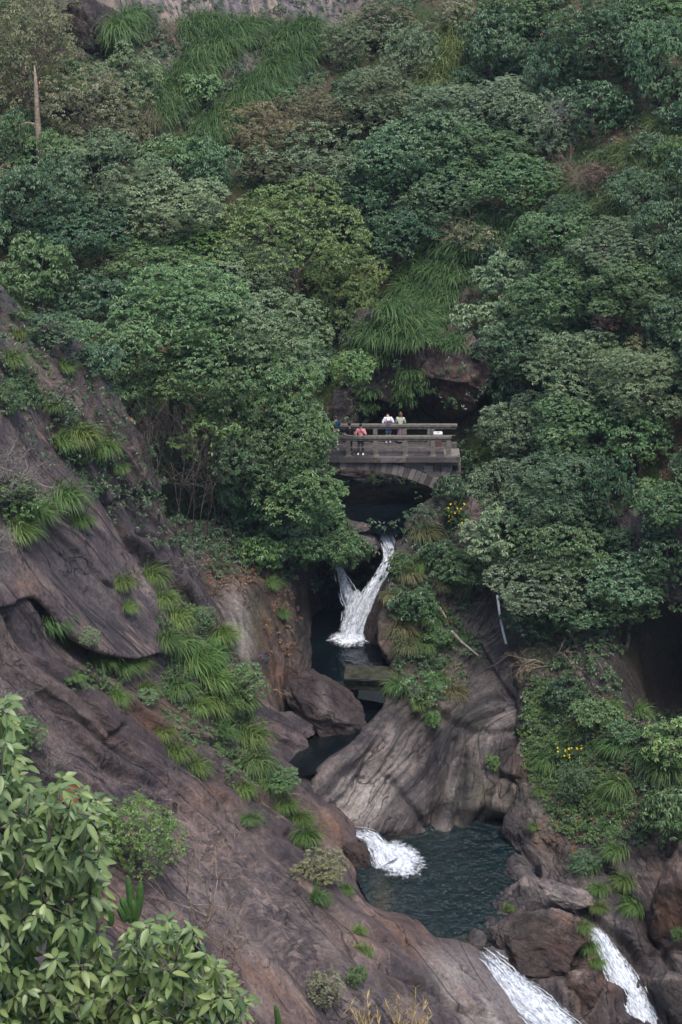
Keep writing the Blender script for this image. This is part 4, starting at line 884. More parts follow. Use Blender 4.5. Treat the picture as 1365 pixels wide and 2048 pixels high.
for q in range(6):
    V, F, rn = tuft_data(np.random.default_rng(300 + q), 420, 1.0, 1.1, 0.013); TUFT.append(mesh('grass_tuft', V, F, False, {'rnd': rn}))
GRN = (0.100, 0.172, 0.046); GRN2 = (0.078, 0.145, 0.046); DRY = (0.135, 0.140, 0.068); GRN3 = (0.11, 0.165, 0.045)
def tuft(u, v, s, c, label, group):
    h, n = hit(u, v - s * 0.35); sc = (1.25 if c is DRY else 1.32) * random.uniform(.85, 1.15) * s * h.length / FPX
    o = obj('grass_tuft', TUFT[random.randrange(6)], M['grass'], None, h + n * 0.03)
    o.rotation_euler.z = math.atan2(n.x, -n.y) * 0.8 + random.uniform(-.3, .3); o.scale = (sc, sc, sc * random.uniform(.9, 1.15))
    j = random.uniform(.85, 1.15); o.color = (c[0] * j * random.uniform(.9, 1.1), c[1] * j, c[2] * j, 1)
    return tag(o, label, 'grass tuft', group)
SLAB_T = [(125,1020,50,'hanging from the slab below the grey twigs'),(155,1055,30,'under the tuft below the grey twigs'),(35,680,26,'at the high left end of the slab'),(20,740,40,'at the left edge high on the slab'),
 (125,750,26,'near the upper rim of the slab'),(110,825,28,'in a crack high on the slab'),(160,895,42,'in the grassy band across the slab'),(205,915,42,'right part of the grassy band across the slab'),(238,950,26,'at the end of the grassy band by the slab rim'),
 (120,905,32,'left part of the grassy band across the slab'),(243,1180,32,'upper of two alone on the bare upper sheet'),(254,1228,26,'lower of two alone on the bare upper sheet'),(300,1170,34,'top of the long green strip beside the upper sheet'),
 (322,1215,36,'second from the top of the long green strip'),(350,1260,44,'right of the tip of the overhanging ledge'),(95,1268,44,'below the left part of the overhanging ledge'),(122,1290,34,'just right of the clump below the overhang'),
 (190,1338,42,'left of three in a row under the ledge tip'),(232,1350,44,'middle of three in a row under the ledge tip'),(272,1345,38,'right of three in a row under the ledge tip'),(150,1365,20,'small and single left of the row under the ledge'),
 (230,1412,30,'single below the row under the ledge'),(290,1400,32,'beside the pale broad-leaved plant'),(352,1310,50,'large one at the ledge tip'),(385,1345,50,'large one in the thick grass by the gorge'),(350,1395,42,'left side of the thick grass by the gorge'),
 (415,1385,48,'middle of the thick grass by the gorge'),(425,1435,46,'lower middle of the thick grass by the gorge'),(445,1485,34,'at the lower end of the thick grass'),(392,1430,34,'lower left of the thick grass'),(322,1478,26,'short one above the paired tufts'),
 (350,1522,36,'left of the paired tufts on the grey slab'),(388,1552,34,'right of the paired tufts on the grey slab'),(483,1595,32,'upper single one low on the slab'),(500,1650,28,'lower single one low on the slab'),(470,1420,46,'on the rim above the lower basin'),
 (492,1495,42,'on the rim beside the lower basin'),(512,1545,38,'on the rim below the lower basin'),(548,1585,34,'upper of the chain along the lower rim'),(568,1625,34,'second of the chain along the lower rim'),(592,1655,34,'third of the chain along the lower rim'),
 (612,1690,34,'end of the chain along the lower rim'),(690,1790,22,'small on the rock left of the plunge pool'),(630,1812,28,'on the red rock left of the plunge pool'),(732,1918,28,'on the rock below the plunge pool'),(714,1872,18,'small above the one below the plunge pool'),
 (30,1085,46,'at the left edge under the grey twigs'),(70,1050,44,'beside the grey twigs on the left'),(45,640,22,'topmost on the slab'),(330,1300,36,'hiding the underside of the ledge tip'),(440,1290,44,'on the upper rim of the gorge'),(420,1330,40,'inside the thick grass near its top')]
for (u, v, s, w) in SLAB_T: tuft(u, v, s, random.choice([GRN, GRN, GRN2, GRN3]), 'green drooping grass tuft ' + w, 'grass tufts on the rock slab')
BANK_T = [(1272,1832,36,GRN,'lowest in the green cascade of the right bank'),(1252,1780,34,GRN,'second lowest in the green cascade of the right bank'),(1236,1720,34,GRN2,'middle of the green cascade of the right bank'),(1226,1665,34,GRN2,'upper middle of the green cascade'),
 (1220,1620,32,GRN2,'top of the green cascade of the right bank'),(1200,1790,24,GRN,'single on the rock left of the green cascade'),(1195,1825,20,GRN3,'brownish one under the single tuft left of the cascade'),(1172,1745,30,GRN2,'on the grey rock right of the plunge pool'),
 (1083,1592,22,GRN2,'on the rusty streaks above the plunge pool'),(1070,1660,14,GRN3,'tiny on the rim at the right end of the plunge pool'),(1165,1868,26,GRN,'upper part of the strip left of the right waterfall'),(1178,1905,28,GRN,'middle of the strip left of the right waterfall'),
 (1190,1935,22,GRN,'lower part of the strip left of the right waterfall'),(1013,1828,14,GRN3,'small on the big reddish boulder'),(1190,1600,24,GRN,'bright between the yellow flowers and the cascade'),(1240,1510,40,GRN2,'under the bushes below the dark hollow'),
 (1215,1430,34,GRN2,'at the foot of the dark hollow'),(1275,1440,34,GRN2,'right of the foot of the dark hollow'),(1330,1560,44,GRN2,'under the bright bush at the right edge'),(1240,1590,36,GRN2,'above the cascade near the litter'),(1100,1540,34,GRN2,'left of the yellow flowers'),
 (1295,1530,34,GRN2,'left of the bright bush at the right edge'),(845,1085,40,DRY,'straw-coloured at the top of the bank'),(815,1165,34,DRY,'dry beside the upper waterfall'),(845,1150,30,GRN2,'green beside the dry one at the upper waterfall'),(800,1275,32,DRY,'dry above the stone block'),
 (815,1310,34,DRY,'dry next to the stone block'),(850,1305,30,GRN2,'green right of the dry ones above the stone block'),(905,1400,34,DRY,'dry drooping over the polished rock'),(870,1375,36,GRN2,'green on the rim above the polished rock'),(895,1185,30,DRY,'dry among the bushes of the bank'),
 (800,1390,32,GRN2,'green above the dark basin by the big boulder'),(930,1285,22,GRN2,'small near the fallen log'),(860,1250,30,GRN2,'green in the middle of the bank'),(780,1205,24,DRY,'dry on the rock right of the falling water'),(835,1420,30,GRN3,'yellowish on the rim of the lower basin'),(540,1180,26,GRN2,'dark on the gorge wall under the trees'),(560,1240,22,GRN2,'dark lower on the gorge wall')]
for (u, v, s, c, w) in BANK_T: tuft(u, v, s, c, ('dry straw grass tuft ' if c is DRY else 'green grass tuft ') + w, 'grass tufts on the right bank')

def scatter_leaves(name, areas, n, L, k, spread, c, seed, kind='stuff', up=0.9, mat='leaf', per=5):
    r = np.random.default_rng(seed); ps = []; ns = []
    wts = np.array([a[2] * a[3] for a in areas], float); wts /= wts.sum()
    for q in range(n):
        cu, cv, ru, rv = areas[r.choice(len(areas), p=wts)]
        rr = math.sqrt(r.random()); an = r.uniform(0, 6.28)
        lu, lv = cu + rr * math.cos(an) * ru, cv + rr * math.sin(an) * rv
        if 1235 < lu and 1215 < lv < 1425: continue
        if 740 < lu < 975 and 640 < lv < 900 and r.random() < .85: continue
        h, nm = hit(lu, lv)
        p = np.array(h) + r.normal(0, spread, (per, 3)) * [1, 1, .6] + np.array(nm) * spread * .8
        ps.append(p); ns.append(np.array(nm) * .6 + [0, 0, .6] + r.normal(0, .35, (per, 3)))
    V, F, rn = leaves(np.concatenate(ps), np.concatenate(ns), k, L, L * .26, .3, r)
    o = obj(name, mesh(name, V, F, False, {'rnd': rn}), M[mat]); o.color = (*c, 1); return tag(o, kind=kind)
def scatter_grass(name, areas, n, L, cols, seed, mat='grass', blades=80, w=0.02):
    r = np.random.default_rng(seed); A = []; B = []; C = []; k = 0
    wts = np.array([a[2] * a[3] for a in areas], float); wts /= wts.sum()
    for q in range(n):
        cu, cv, ru, rv, sl = areas[r.choice(len(areas), p=wts)]
        rr = math.sqrt(r.random()); an = r.uniform(0, 6.28); x = rr * math.cos(an) * ru; y = rr * math.sin(an) * rv
        u, v = cu + x, cv + y + sl * x
        h, nm = hit(u, v)
        V, F, rn = tuft_data(r, blades, L * r.uniform(.6, 1.2), 2.2, w)
        a = math.atan2(nm.x, -nm.y) * 0.8; V = V @ np.array([[math.cos(a), math.sin(a), 0], [-math.sin(a), math.cos(a), 0], [0, 0, 1]])
        A.append(V + np.array(h)); B.append(F + k); C.append(rn * .8 + r.uniform(-.35, .4)); k += len(V)
    o = obj(name, mesh(name, np.concatenate(A), np.concatenate(B), False, {'rnd': np.clip(np.concatenate(C), 0, .98)}), M[mat]); o.color = (*cols, 1)
    return tag(o, kind='stuff')
scatter_grass('hillside_grass', [(555,150,75,26,-.75),(470,225,75,20,-.8),(400,290,45,18,-.6),(430,110,70,24,-.7),(350,200,55,28,-.8),(300,190,24,40,-.8),(250,60,40,22,-.9),(590,75,45,20,-.4),(500,60,50,14,-.3),(390,60,40,12,-.4)], 330, 1.9, (0.088, 0.155, 0.058), 401)
scatter_leaves('undergrowth', [(400,150,200,110)], 260, .18, 6, .35, (0.070, 0.105, 0.055), 511)
scatter_grass('hillside_grass', [(905,110,32,75,-1.2),(860,180,40,30,-.8)], 70, 1.6, (0.130, 0.175, 0.065), 402)
scatter_grass('hillside_grass', [(880,540,70,75,-.3),(835,630,70,60,-.3),(1010,450,50,60,0),(745,690,25,35,0),(930,480,50,40,0)], 210, 1.5, (0.080, 0.150, 0.052), 403)
scatter_grass('outcrop_grass', [(840,665,70,22,.2),(765,690,22,50,0),(828,780,26,34,0),(745,800,20,30,0),(905,690,30,14,0)], 46, .95, (0.075, 0.145, 0.050), 405)
scatter_grass('hillside_grass', [(1270,340,80,45,0),(1200,400,60,50,0),(1330,290,30,30,0)], 150, 1.4, (0.105, 0.150, 0.060), 404)

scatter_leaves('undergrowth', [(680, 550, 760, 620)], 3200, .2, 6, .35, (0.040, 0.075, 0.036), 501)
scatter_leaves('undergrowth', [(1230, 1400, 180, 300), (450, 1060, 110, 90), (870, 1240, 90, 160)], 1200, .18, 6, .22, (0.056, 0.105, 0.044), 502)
scatter_leaves('ground_cover', [(1090, 1460, 50, 110), (1150, 1510, 90, 60), (1180, 1610, 90, 70)], 900, .13, 6, .14, (0.085, 0.150, 0.042), 503)
scatter_leaves('creeping_plants', [(400, 1380, 80, 110), (480, 1480, 50, 90), (340, 1240, 30, 60), (190, 1350, 60, 30), (160, 880, 60, 40), (60, 760, 40, 60)], 700, .12, 6, .16, (0.070, 0.135, 0.046), 504)
scatter_leaves('leaf_litter', [(1260, 1560, 100, 90), (1150, 1640, 70, 60), (1240, 1420, 90, 50), (1310, 900, 60, 80), (450, 1150, 60, 40), (560, 1250, 40, 80)], 360, .13, 4, .12, (0.17, 0.10, 0.055), 505, per=4)
# the wood goes on past both sides of the view
def woodland(areas, n, seed):
    r = np.random.default_rng(seed); ms = PRO['broad'][1][1] + PRO['fine'][1][1]; dat = []
    for m in ms:
        V = np.empty(len(m.vertices) * 3, np.float32); m.vertices.foreach_get('co', V); a = np.empty(len(m.polygons), np.float32); m.attributes['rnd'].data.foreach_get('value', a); dat.append((V.reshape(-1, 3), a))
    A = []; C = []
    for q in range(n):
        cu, cv, ru, rv = areas[r.integers(len(areas))]; h, nm = hit(cu + r.uniform(-1, 1) * ru, cv + r.uniform(-1, 1) * rv); V, a = dat[r.integers(len(dat))]
        t = r.uniform(0, 6.28); k = r.uniform(.7, 1.4); V = V @ np.array([[math.cos(t), math.sin(t), 0], [-math.sin(t), math.cos(t), 0], [0, 0, 1]]) * k
        A.append(V + np.array(h) + [0, -.3, .9 * k]); C.append(np.clip(a + r.uniform(-.25, .2), 0, .97))
    V = np.concatenate(A); o = obj('woodland', mesh('woodland', V, np.arange(len(V)).reshape(-1, 4), False, {'rnd': np.concatenate(C)}), M['leaf']); o.color = (.070, .130, .058, 1); return tag(o, kind='stuff')
woodland([(1540, 500, 130, 560)], 60, 601); woodland([(-190, 250, 130, 280)], 34, 602)
scatter_leaves('undergrowth', [(1520, 1400, 130, 320)], 500, .2, 6, .3, (0.056, 0.105, 0.044), 512)
#==VEG_END==

# mossy stone slab lying across the basin outlet
M['mossy'] = m_plain('mossy_stone', (0.032, 0.032, 0.022), .75, .9, .2, 3, .7)
c = B(744, 1352, 124.0); b = MB(); b.box((0, .1, 0), (1.55, .95, .20)); b.box((.15, .0, -.40), (1.35, .7, .2)); b.box((-1.3, -.55, -.42), (.17, .3, .26)); b.box((-1.05, .3, -.75), (.3, .4, .6)); b.box((1.1, .3, -.75), (.35, .4, .6))
o = b.build('stone_slab', M['mossy'], smooth=False, loc=tuple(c)); o.rotation_euler = (0, 0.015, -.06); tag(o, 'flat mossy stone slab lying beside the brown boulder under the upper waterfall', 'stone slab')
bv = o.modifiers.new('edge', 'BEVEL'); bv.width = .09; bv.segments = 3

# ------------------------------------------------------------------ the stone arch bridge
def m_stone(name):
    t = NT(name); r = t.attr('rnd'); p = t.objc(); n = t.noise(p, 3.0, 7, .65); n2 = t.noise(p, 11, 5, .6)
    c = t.ramp(t.math('ADD', t.math('MULTIPLY', r, .55), t.math('MULTIPLY', n, .5)), [(.2, (.035, .030, .030)), (.5, (.105, .092, .088)), (.8, (.25, .225, .205))])
    c = t.mix(t.ramp(n, [(.52, (0, 0, 0)), (.66, (.8, .8, .8))]), c, (.022, .018, .02))
    return t.done(t.bsdf(c, .9, .2, t.bump(n2, .6, .03)))
M['stone'] = m_stone('dressed_stone')
M['rail'] = m_plain('weathered_concrete', (0.135, 0.122, 0.105), .45, .9, .2, 5, .4)
M['deckm'] = m_plain('deck_stone', (0.070, 0.060, 0.058), .4, .9, .2, 3, .3)
YF = 134.0; ZD = -45.30; DW = 2.5
def on_deck(u, v):
    d = ray(u, v); return np.array(d) * (ZD / d.z)
xr = lambda u: float(P(u, 905, YF)[0])
br = thing('stone_bridge', 'old stone arch bridge with concrete railings crossing the gorge', 'bridge', (0, YF, ZD))
r_ = np.random.default_rng(5); b = MB()
for q in range(8): b.box((-5.2 + q * 1.5, DW / 2, -.09), (.745, DW / 2 - .02, .085), r=r_.uniform(.3, .7))
b.build('deck', M['deckm'], br, False)
for yy in (-.06, DW + .06):
    b = MB(); x = -5.9
    while x < xr(905): w = r_.uniform(.7, 1.2); b.box((x + w / 2, yy, -.16), (w / 2 - .008, .16, .155), r=r_.uniform(.2, .6)); x += w
    b.build('coping', M['stone'], br, False)
CX = xr(693); SPAN, RISE = 5.7, 1.55; RR = (SPAN ** 2 + RISE ** 2) / (2 * RISE); ZC = -.80; CZ = ZC - RR; TH = .62
b = MB(); a1 = math.asin(SPAN / RR); n = 36
for q in range(n):
    t0 = -a1 + 2 * a1 * q / n + .0012; t1 = -a1 + 2 * a1 * (q + 1) / n - .0012; th = TH * r_.uniform(.94, 1.05); fy = r_.uniform(-.02, .02)
    c8 = [(CX + rr * math.sin(t), yy, CZ + rr * math.cos(t)) for yy in (.02 + fy, DW - .02) for rr, t in ((RR, t0), (RR, t1), (RR + th, t1), (RR + th, t0))]
    b.add(c8, [[0, 1, 2, 3], [7, 6, 5, 4], [0, 4, 5, 1], [1, 5, 6, 2], [2, 6, 7, 3], [3, 7, 4, 0]], r_.uniform(.15, .95))
b.build('arch_ring', M['stone'], br, False)
b = MB(); bR = MB(); zt = -.325
while zt > -2.6:
    hgt = r_.uniform(.30, .38); x = -6.0 + r_.uniform(0, .4)
    while x < xr(905):
        w = r_.uniform(.45, .95); xc = x + w / 2; ext = CZ + math.sqrt(max((RR + TH * .8) ** 2 - (xc - CX) ** 2, 0)) if abs(xc - CX) < SPAN + .3 else -9
        lo = max(zt - hgt, ext)
        if zt - lo > .04: (b if xc < CX else bR).box((xc, .3 + DW / 2 - .2, (zt + lo) / 2), (w / 2 - .012, DW / 2 - .16 + r_.uniform(0, .015), (zt - lo) / 2 - .010), r=r_.uniform(.2, .95))
        x += w
    zt -= hgt
b.build('spandrel_wall', M['stone'], br, False); bR.build('spandrel_wall', M['stone'], br, False)
def railing(y, posts, u0, u1, flip):
    b = MB(); x0, x1 = xr(u0), xr(u1); xm = (x0 + x1) / 2; hx = (x1 - x0) / 2
    b.box((xm, y, 1.14), (hx, .13, .065)); b.box((xm, y + .02, .985), (hx - .05, .075, .07))
    b.tube([(x0, y, .50), (x1 - .1, y, .50)], .026, 6)
    o = b.build('railing', M['rail'], br, False)
    for u in posts:
        p = MB(); p.box((0, 0, .46), (.135, .12, .455), taper=.95); p.box((0, 0, -.03), (.19, .17, .05)); q = p.build('post', M['rail'], o, False, (xr(u), y, 0.0)); 
    return o
railing(.13, [575, 636, 697, 752, 811, 866, 898], 560, 903, 1)
railing(DW - .13, [585, 645, 697, 752, 811, 862, 868], 565, 918, 1)
# litter bin on the bridge
M['white'] = m_plain('white_plastic', (.62, .60, .60), .12, .5, .4, 6, .05); M['red'] = m_plain('red_label', (.36, .06, .05), .3, .6, .3, 20, .05); M['brown'] = m_plain('brown_panel', (.085, .05, .042), .3, .7)
M['black'] = m_plain('hole_shade', (.01, .01, .012), .3, .6)  # even black for the shade inside the bin's hole
c = on_deck(876, 893); bn = thing('litter_bin', 'white litter bin with a red printed band at the right end of the bridge', 'litter bin', tuple(c))
b = MB(); b.box((0, 0, .22), (.22, .17, .22)); b.build('base', M['brown'], bn, False)
b = MB(); b.box((0, 0, .62), (.235, .18, .175)); o = b.build('body', M['white'], bn, False)
b = MB(); b.box((0, -.181, .57), (.21, .004, .075)); lb = b.build('label_band', M['red'], bn, False)
b = MB()
for q in range(4): b.box((-.14 + q * .095, -.187, .575), (.012, .003, .045)); b.box((-.115 + q * .095, -.187, .60), (.026, .003, .009)); b.box((-.115 + q * .095, -.187, .56), (.026, .003, .009))
b.build('lettering', M['white'], lb, False)
b = MB(); b.box((0, 0, .83), (.26, .205, .03)); b.box((0, 0, .875), (.2, .16, .02)); b.build('lid', M['white'], bn, False)
b = MB(); b.box((0.01, -.02, .898), (.08, .05, .004)); b.build('painted_opening', M['black'], bn, False)  # black plate on the lid paints the shade of a hole

# ------------------------------------------------------------------ people
DG = bpy.context.evaluated_depsgraph_get
def skin(chains, root, levels=2):
    """chains of (x, y, z, radius) joints -> one continuous body surface"""
    vs = []; rs = []; es = []; idx = {}
    for ch in chains:
        prev = None
        for (x, y, z, r) in ch:
            k = (round(x, 3), round(y, 3), round(z, 3))
            if k not in idx: idx[k] = len(vs); vs.append((x, y, z)); rs.append(r)
            i = idx[k]
            if prev is not None and prev != i: es.append((prev, i))
            prev = i
    me = bpy.data.meshes.new('tmp'); me.from_pydata(vs, es, []); o = bpy.data.objects.new('tmp', me); COL.objects.link(o)
    m = o.modifiers.new('s', 'SKIN'); m.use_smooth_shade = True
    if not me.skin_vertices: me.skin_vertices.new()
    for i, r in enumerate(rs):
        s = me.skin_vertices[0].data[i]; s.radius = (r, r) if not isinstance(r, tuple) else r; s.use_root = False
    me.skin_vertices[0].data[root].use_root = True
    sb = o.modifiers.new('u', 'SUBSURF'); sb.levels = levels; sb.render_levels = levels
    out = bpy.data.meshes.new_from_object(o.evaluated_get(DG())); bpy.data.objects.remove(o); bpy.data.meshes.remove(me)
    return out
def ell(b, c, h, n=10):
    V, F = ico(2); return b.add(V * np.array(h) + np.array(c), F)
M['skin'] = m_plain('skin', (.42, .25, .18), .08, .55, .4, 6, .02); M['hair_black'] = m_plain('black_hair', (.012, .010, .010), .3, .5); M['hair_brown'] = m_plain('brown_hair', (.13, .07, .035), .3, .5); M['hair_red'] = m_plain('auburn_hair', (.06, .022, .016), .3, .5)
def cloth(n, c): M[n] = m_plain(n, c, .12, .85, .2, 5, .15)
for n, c in [('white_cotton', (.66, .62, .68)), ('grey_bag', (.10, .075, .10)), ('denim', (.045, .09, .17)), ('sage_knit', (.36, .38, .30)), ('mauve_cloth', (.17, .105, .14)), ('pink_cotton', (.70, .27, .29)),
             ('dark_jeans', (.055, .05, .065)), ('black_cotton', (.012, .012, .018)), ('teal_cotton', (.010, .05, .085)), ('yellow_cotton', (.48, .38, .13)), ('shoe_white', (.72, .70, .72))]: cloth(n, c)
def person(label, foot, face, arms, top, low, hair, shoes='shoe_white', skirt=None, height=1.72, hairstyle='short', bow=0.0, shorts=False, sleeve=.55, loose=1.0, feet=None):
    S = 1.10 * height / 1.72
    root = thing('person', label, 'person', tuple(foot), 'people on the bridge', face); root.scale = (S, S, S)
    fl, fr = feet or ((-.10, -.02), (.10, .02)); by = -.10 * bow
    hip = (0, 0, .95); sp = (0, by * .4, 1.12); ch = (0, by * .9, 1.30); nk = (0, by * 1.5 - .01, 1.46); hb = (0, by * 2.1 - .015, 1.55 - .05 * bow); ht = (0, by * 2.8 - .02, 1.64 - .10 * bow)
    core = [(*hip, .125), (*sp, .112), (*ch, .130), (*nk, .052), (*hb, .082), (*ht, .078)]
    chains = [core]; A = []
    for s, (el, wr) in zip((-1, 1), arms):
        sh = (s * .185, by * 1.1, 1.40); e = tuple(el); w = tuple(wr); dr = unit(np.array(w) - np.array(e)); pa = np.array(w) + dr * .055
        chains.append([(*ch, .130), (*sh, .062), (*e, .042), (*w, .028), (*pa, .030)]); A.append((sh, e, w))
        side = unit(np.cross(dr, [0.2, 1, .1])); nn = np.cross(side, dr)
        for f, ln in zip((-1.5, -.5, .5, 1.5), (.062, .078, .074, .058)):
            p1 = pa + side * f * .014 + dr * .025; p2 = p1 + dr * ln * .6 - nn * .012; p3 = p2 + dr * ln * .35 - nn * .028
            chains.append([(*pa, .030), (*p1, .009), (*p2, .0085), (*p3, .007)])
        t1 = np.array(w) + side * .032 + dr * .03; t2 = t1 + side * .018 + dr * .04
        chains.append([(*w, .028), (*t1, .011), (*t2, .009)])
    for s, f in zip((-1, 1), (fl, fr)):
        hx = s * .085; kn = (hx * .6 + f[0] * .4, -.02 + f[1] * .5, .50); an = (f[0], f[1] + .02, .075)
        chains.append([(*hip, .125), (hx, 0, .88, .092), (*kn, .058), (*an, .038), (f[0] * 1.1, f[1] - .10, .035, .036)])
    body = obj('body', skin(chains, 0), M['skin'], root)
    b = MB(); hx, hy, hz = ht
    b.box((hx, hy - .085, hz - .045), (.011, .018, .022)); b.box((hx - .085, hy + .0, hz - .04), (.012, .022, .03)); b.box((hx + .085, hy, hz - .04), (.012, .022, .03)); b.build('ears_and_nose', M['skin'], root)
    b = MB()
    for s in (-1, 1): ell(b, (hx + s * .032, hy - .076, hz - .02), (.012, .008, .007))
    b.build('eyes', M['hair_black'], root); b = MB(); b.box((hx, hy - .076, hz - .095), (.022, .006, .006)); b.build('mouth', M['red'], root)
    b = MB(); ell(b, (hx, hy + .018, hz + .012), (.092, .098, .092))
    if hairstyle == 'long': ell(b, (hx, hy + .065, hz - .14), (.085, .05, .20))
    if hairstyle == 'bun': ell(b, (hx, hy + .04, hz + .095), (.05, .05, .045)); ell(b, (hx, hy + .04, hz - .05), (.088, .07, .09))
    b.build('hair', M[hair], root)
    tc = [[(0, 0, .93, .150 * loose), (0, by * .4, 1.12, .140 * loose), (0, by * .9, 1.30, .150), (0, by * 1.4, 1.425, .075)]]
    for sh, e, w in A:
        q = np.array(sh) + (np.array(e) - np.array(sh)) * min(1, sleeve * 2); tc.append([(0, by * .9, 1.30, .150), (*sh, .084), (*((np.array(sh) + q) / 2), .074 * loose), (*q, .066 * loose)])
        if sleeve > .5: tc[-1].append((*(np.array(e) + (np.array(w) - np.array(e)) * (sleeve - .5) * 1.6), .052))
    obj('top', skin(tc, 0), M[top], root)
    if skirt:
        b = MB(); n = 28; m = 9; zz = np.linspace(.98, .12, m)[:, None]; a = np.arange(n)[None] * 2 * math.pi / n
        rr = .145 + .075 * (1 - (zz - .12) / .86) + .014 * np.sin(a * 9) * (1 - (zz - .12) / .9)
        V = np.stack([rr * np.cos(a), rr * np.sin(a) * .8, zz + 0 * a], -1).reshape(-1, 3); i = np.arange(m - 1)[:, None] * n; j = np.arange(n)[None]
        b.add(V, np.stack([i + j, i + n + j, i + n + (j + 1) % n, i + (j + 1) % n], -1).reshape(-1, 4)); b.build('skirt', M[skirt], root)
    else:
        lc = []
        for s, f in zip((-1, 1), (fl, fr)):
            hx = s * .085; kn = (hx * .6 + f[0] * .4, -.02 + f[1] * .5, .50)
            l = [(0, 0, .95, .140), (hx, 0, .86, .110 if not shorts else .13)]
            l += [((hx + kn[0]) / 2, kn[1] / 2, .66, .118), (kn[0], kn[1], .54, .122)] if shorts else [(*kn, .074), (f[0], f[1] + .02, .11, .058)]
            lc.append(l)
        obj('shorts' if shorts else 'trousers', skin(lc, 0), M[low], root)
    for f in (fl, fr):
        b = MB(); ell(b, (f[0] * 1.08, f[1] - .055, .045), (.052, .135, .048)); b.build('shoe', M[shoes], root)
    return root
PI = math.pi
person('person in black T-shirt and trousers leaning at the front railing holding a small thing', on_deck(699, 908.5), .45, [((-.30, -.05, 1.14), (-.10, -.27, 1.12)), ((.28, -.06, 1.13), (.20, -.20, .95))], 'black_cotton', 'black_cotton', 'hair_black', 'black_cotton', height=1.74, sleeve=.36)
wp = person('person in pink top and dark jeans with a hand raised to the mouth', on_deck(722, 909), -.1, [((-.27, -.06, 1.17), (-.17, -.12, .98)), ((.28, -.10, 1.16), (.03, -.17, 1.46))], 'pink_cotton', 'dark_jeans', 'hair_black', height=1.70, hairstyle='long', sleeve=.52, feet=((-.13, -.03), (.12, -.03)))
b = MB(); b.box((0, -.02, .99), (.175, .14, .075)); o = b.build('waist_jacket', M['white_cotton'], wp); bv = o.modifiers.new('soft', 'BEVEL'); bv.width = .05; bv.segments = 3
wm = person('person in loose white shirt and denim shorts seen from behind with a small backpack', on_deck(777, 885.5), PI + .1, [((-.30, -.12, 1.15), (-.20, -.30, 1.05)), ((.30, -.12, 1.15), (.20, -.30, 1.05))], 'white_cotton', 'denim', 'hair_black', height=1.66, bow=1.5, shorts=True, sleeve=.6, loose=1.2)
person('person in sage knit top and long mauve skirt seen from behind', on_deck(801, 886), PI - .12, [((-.25, -.06, 1.15), (-.18, -.26, 1.06)), ((.24, -.03, 1.14), (.16, -.24, 1.05))], 'sage_knit', None, 'hair_brown', 'black_cotton', skirt='mauve_cloth', height=1.72, hairstyle='bun', sleeve=.7)
person('person in dark teal shirt with auburn hair at the back railing beside the tree', on_deck(672, 891), PI + .3, [((-.25, -.06, 1.15), (-.18, -.26, 1.06)), ((.24, -.03, 1.14), (.16, -.24, 1.05))], 'teal_cotton', 'white_cotton', 'hair_red', height=1.66, hairstyle='short', sleeve=.5)
person('short person in yellow shirt half hidden by the tree at the left of the bridge', on_deck(660, 892), PI - .2, [((-.25, -.06, 1.15), (-.18, -.26, 1.06)), ((.24, -.03, 1.14), (.16, -.24, 1.05))], 'yellow_cotton', 'denim', 'hair_black', height=1.40, sleeve=.4)
bp = thing('backpack', 'small grey purple backpack on the back of the white shirt', 'backpack', wm.location, None, PI + .1); bp.scale = wm.scale
b = MB(); b.box((0, .15, 1.19), (.125, .07, .155)); b.box((0, .225, 1.13), (.09, .025, .075)); o = b.build('bag', M['grey_bag'], bp); bv = o.modifiers.new('soft', 'BEVEL'); bv.width = .04; bv.segments = 3
for s in (-1, 1):
    b = MB(); b.tube([(s * .09, .13, 1.30), (s * .11, .02, 1.46), (s * .12, -.13, 1.40), (s * .12, -.12, 1.18)], .014, 6); b.build('strap', M['grey_bag'], bp)

# ------------------------------------------------------------------ bare stems, dead wood and twiggy scrub
def grow(b, p, d, ln, rad, lvl, r, spread=.7, kids=4, up=.15, bend=.35, sides=5):
    n = 5; pts = [np.array(p)]; dd = unit(np.array(d, float))
    for q in range(n):
        dd = unit(dd + r.normal(0, bend / n * 1.6, 3) + np.array([0, 0, up / n])); pts.append(pts[-1] + dd * ln / n)
    pts = np.array(pts); b.tube(pts, np.linspace(rad, rad * .45, n + 1), sides if lvl else 3)
    if lvl == 0: return
    for k in range(kids):
        i = r.integers(2, n + 1); q = unit(dd + r.normal(0, spread, 3)); grow(b, pts[i], q, ln * r.uniform(.45, .75), rad * .5, lvl - 1, r, spread, kids, up, bend, 4)
def bare(name, label, cat, u, v, hpx, lean, lvl, kids, seed, mat='bark_grey', group=None, rad=None, spread=.7, up=.15, Y=None, stems=1, pt=None):
    h, n = hit(u, v) if pt is None else (Vector(pt), None); H = hpx * h.length / FPX; r = np.random.default_rng(seed); b = MB()
    for s in range(stems):
        a = np.array(lean) + (r.normal(0, .35, 3) * [1, .6, .2] if stems > 1 else 0); grow(b, (r.normal(0, .05 * H) if stems > 1 else 0, 0, -.1), a, H * .6, rad or H * .016, lvl, r, spread, kids, up)
    o = b.build(name, M[mat], None, True, tuple(h)); return tag(o, label, cat, group)
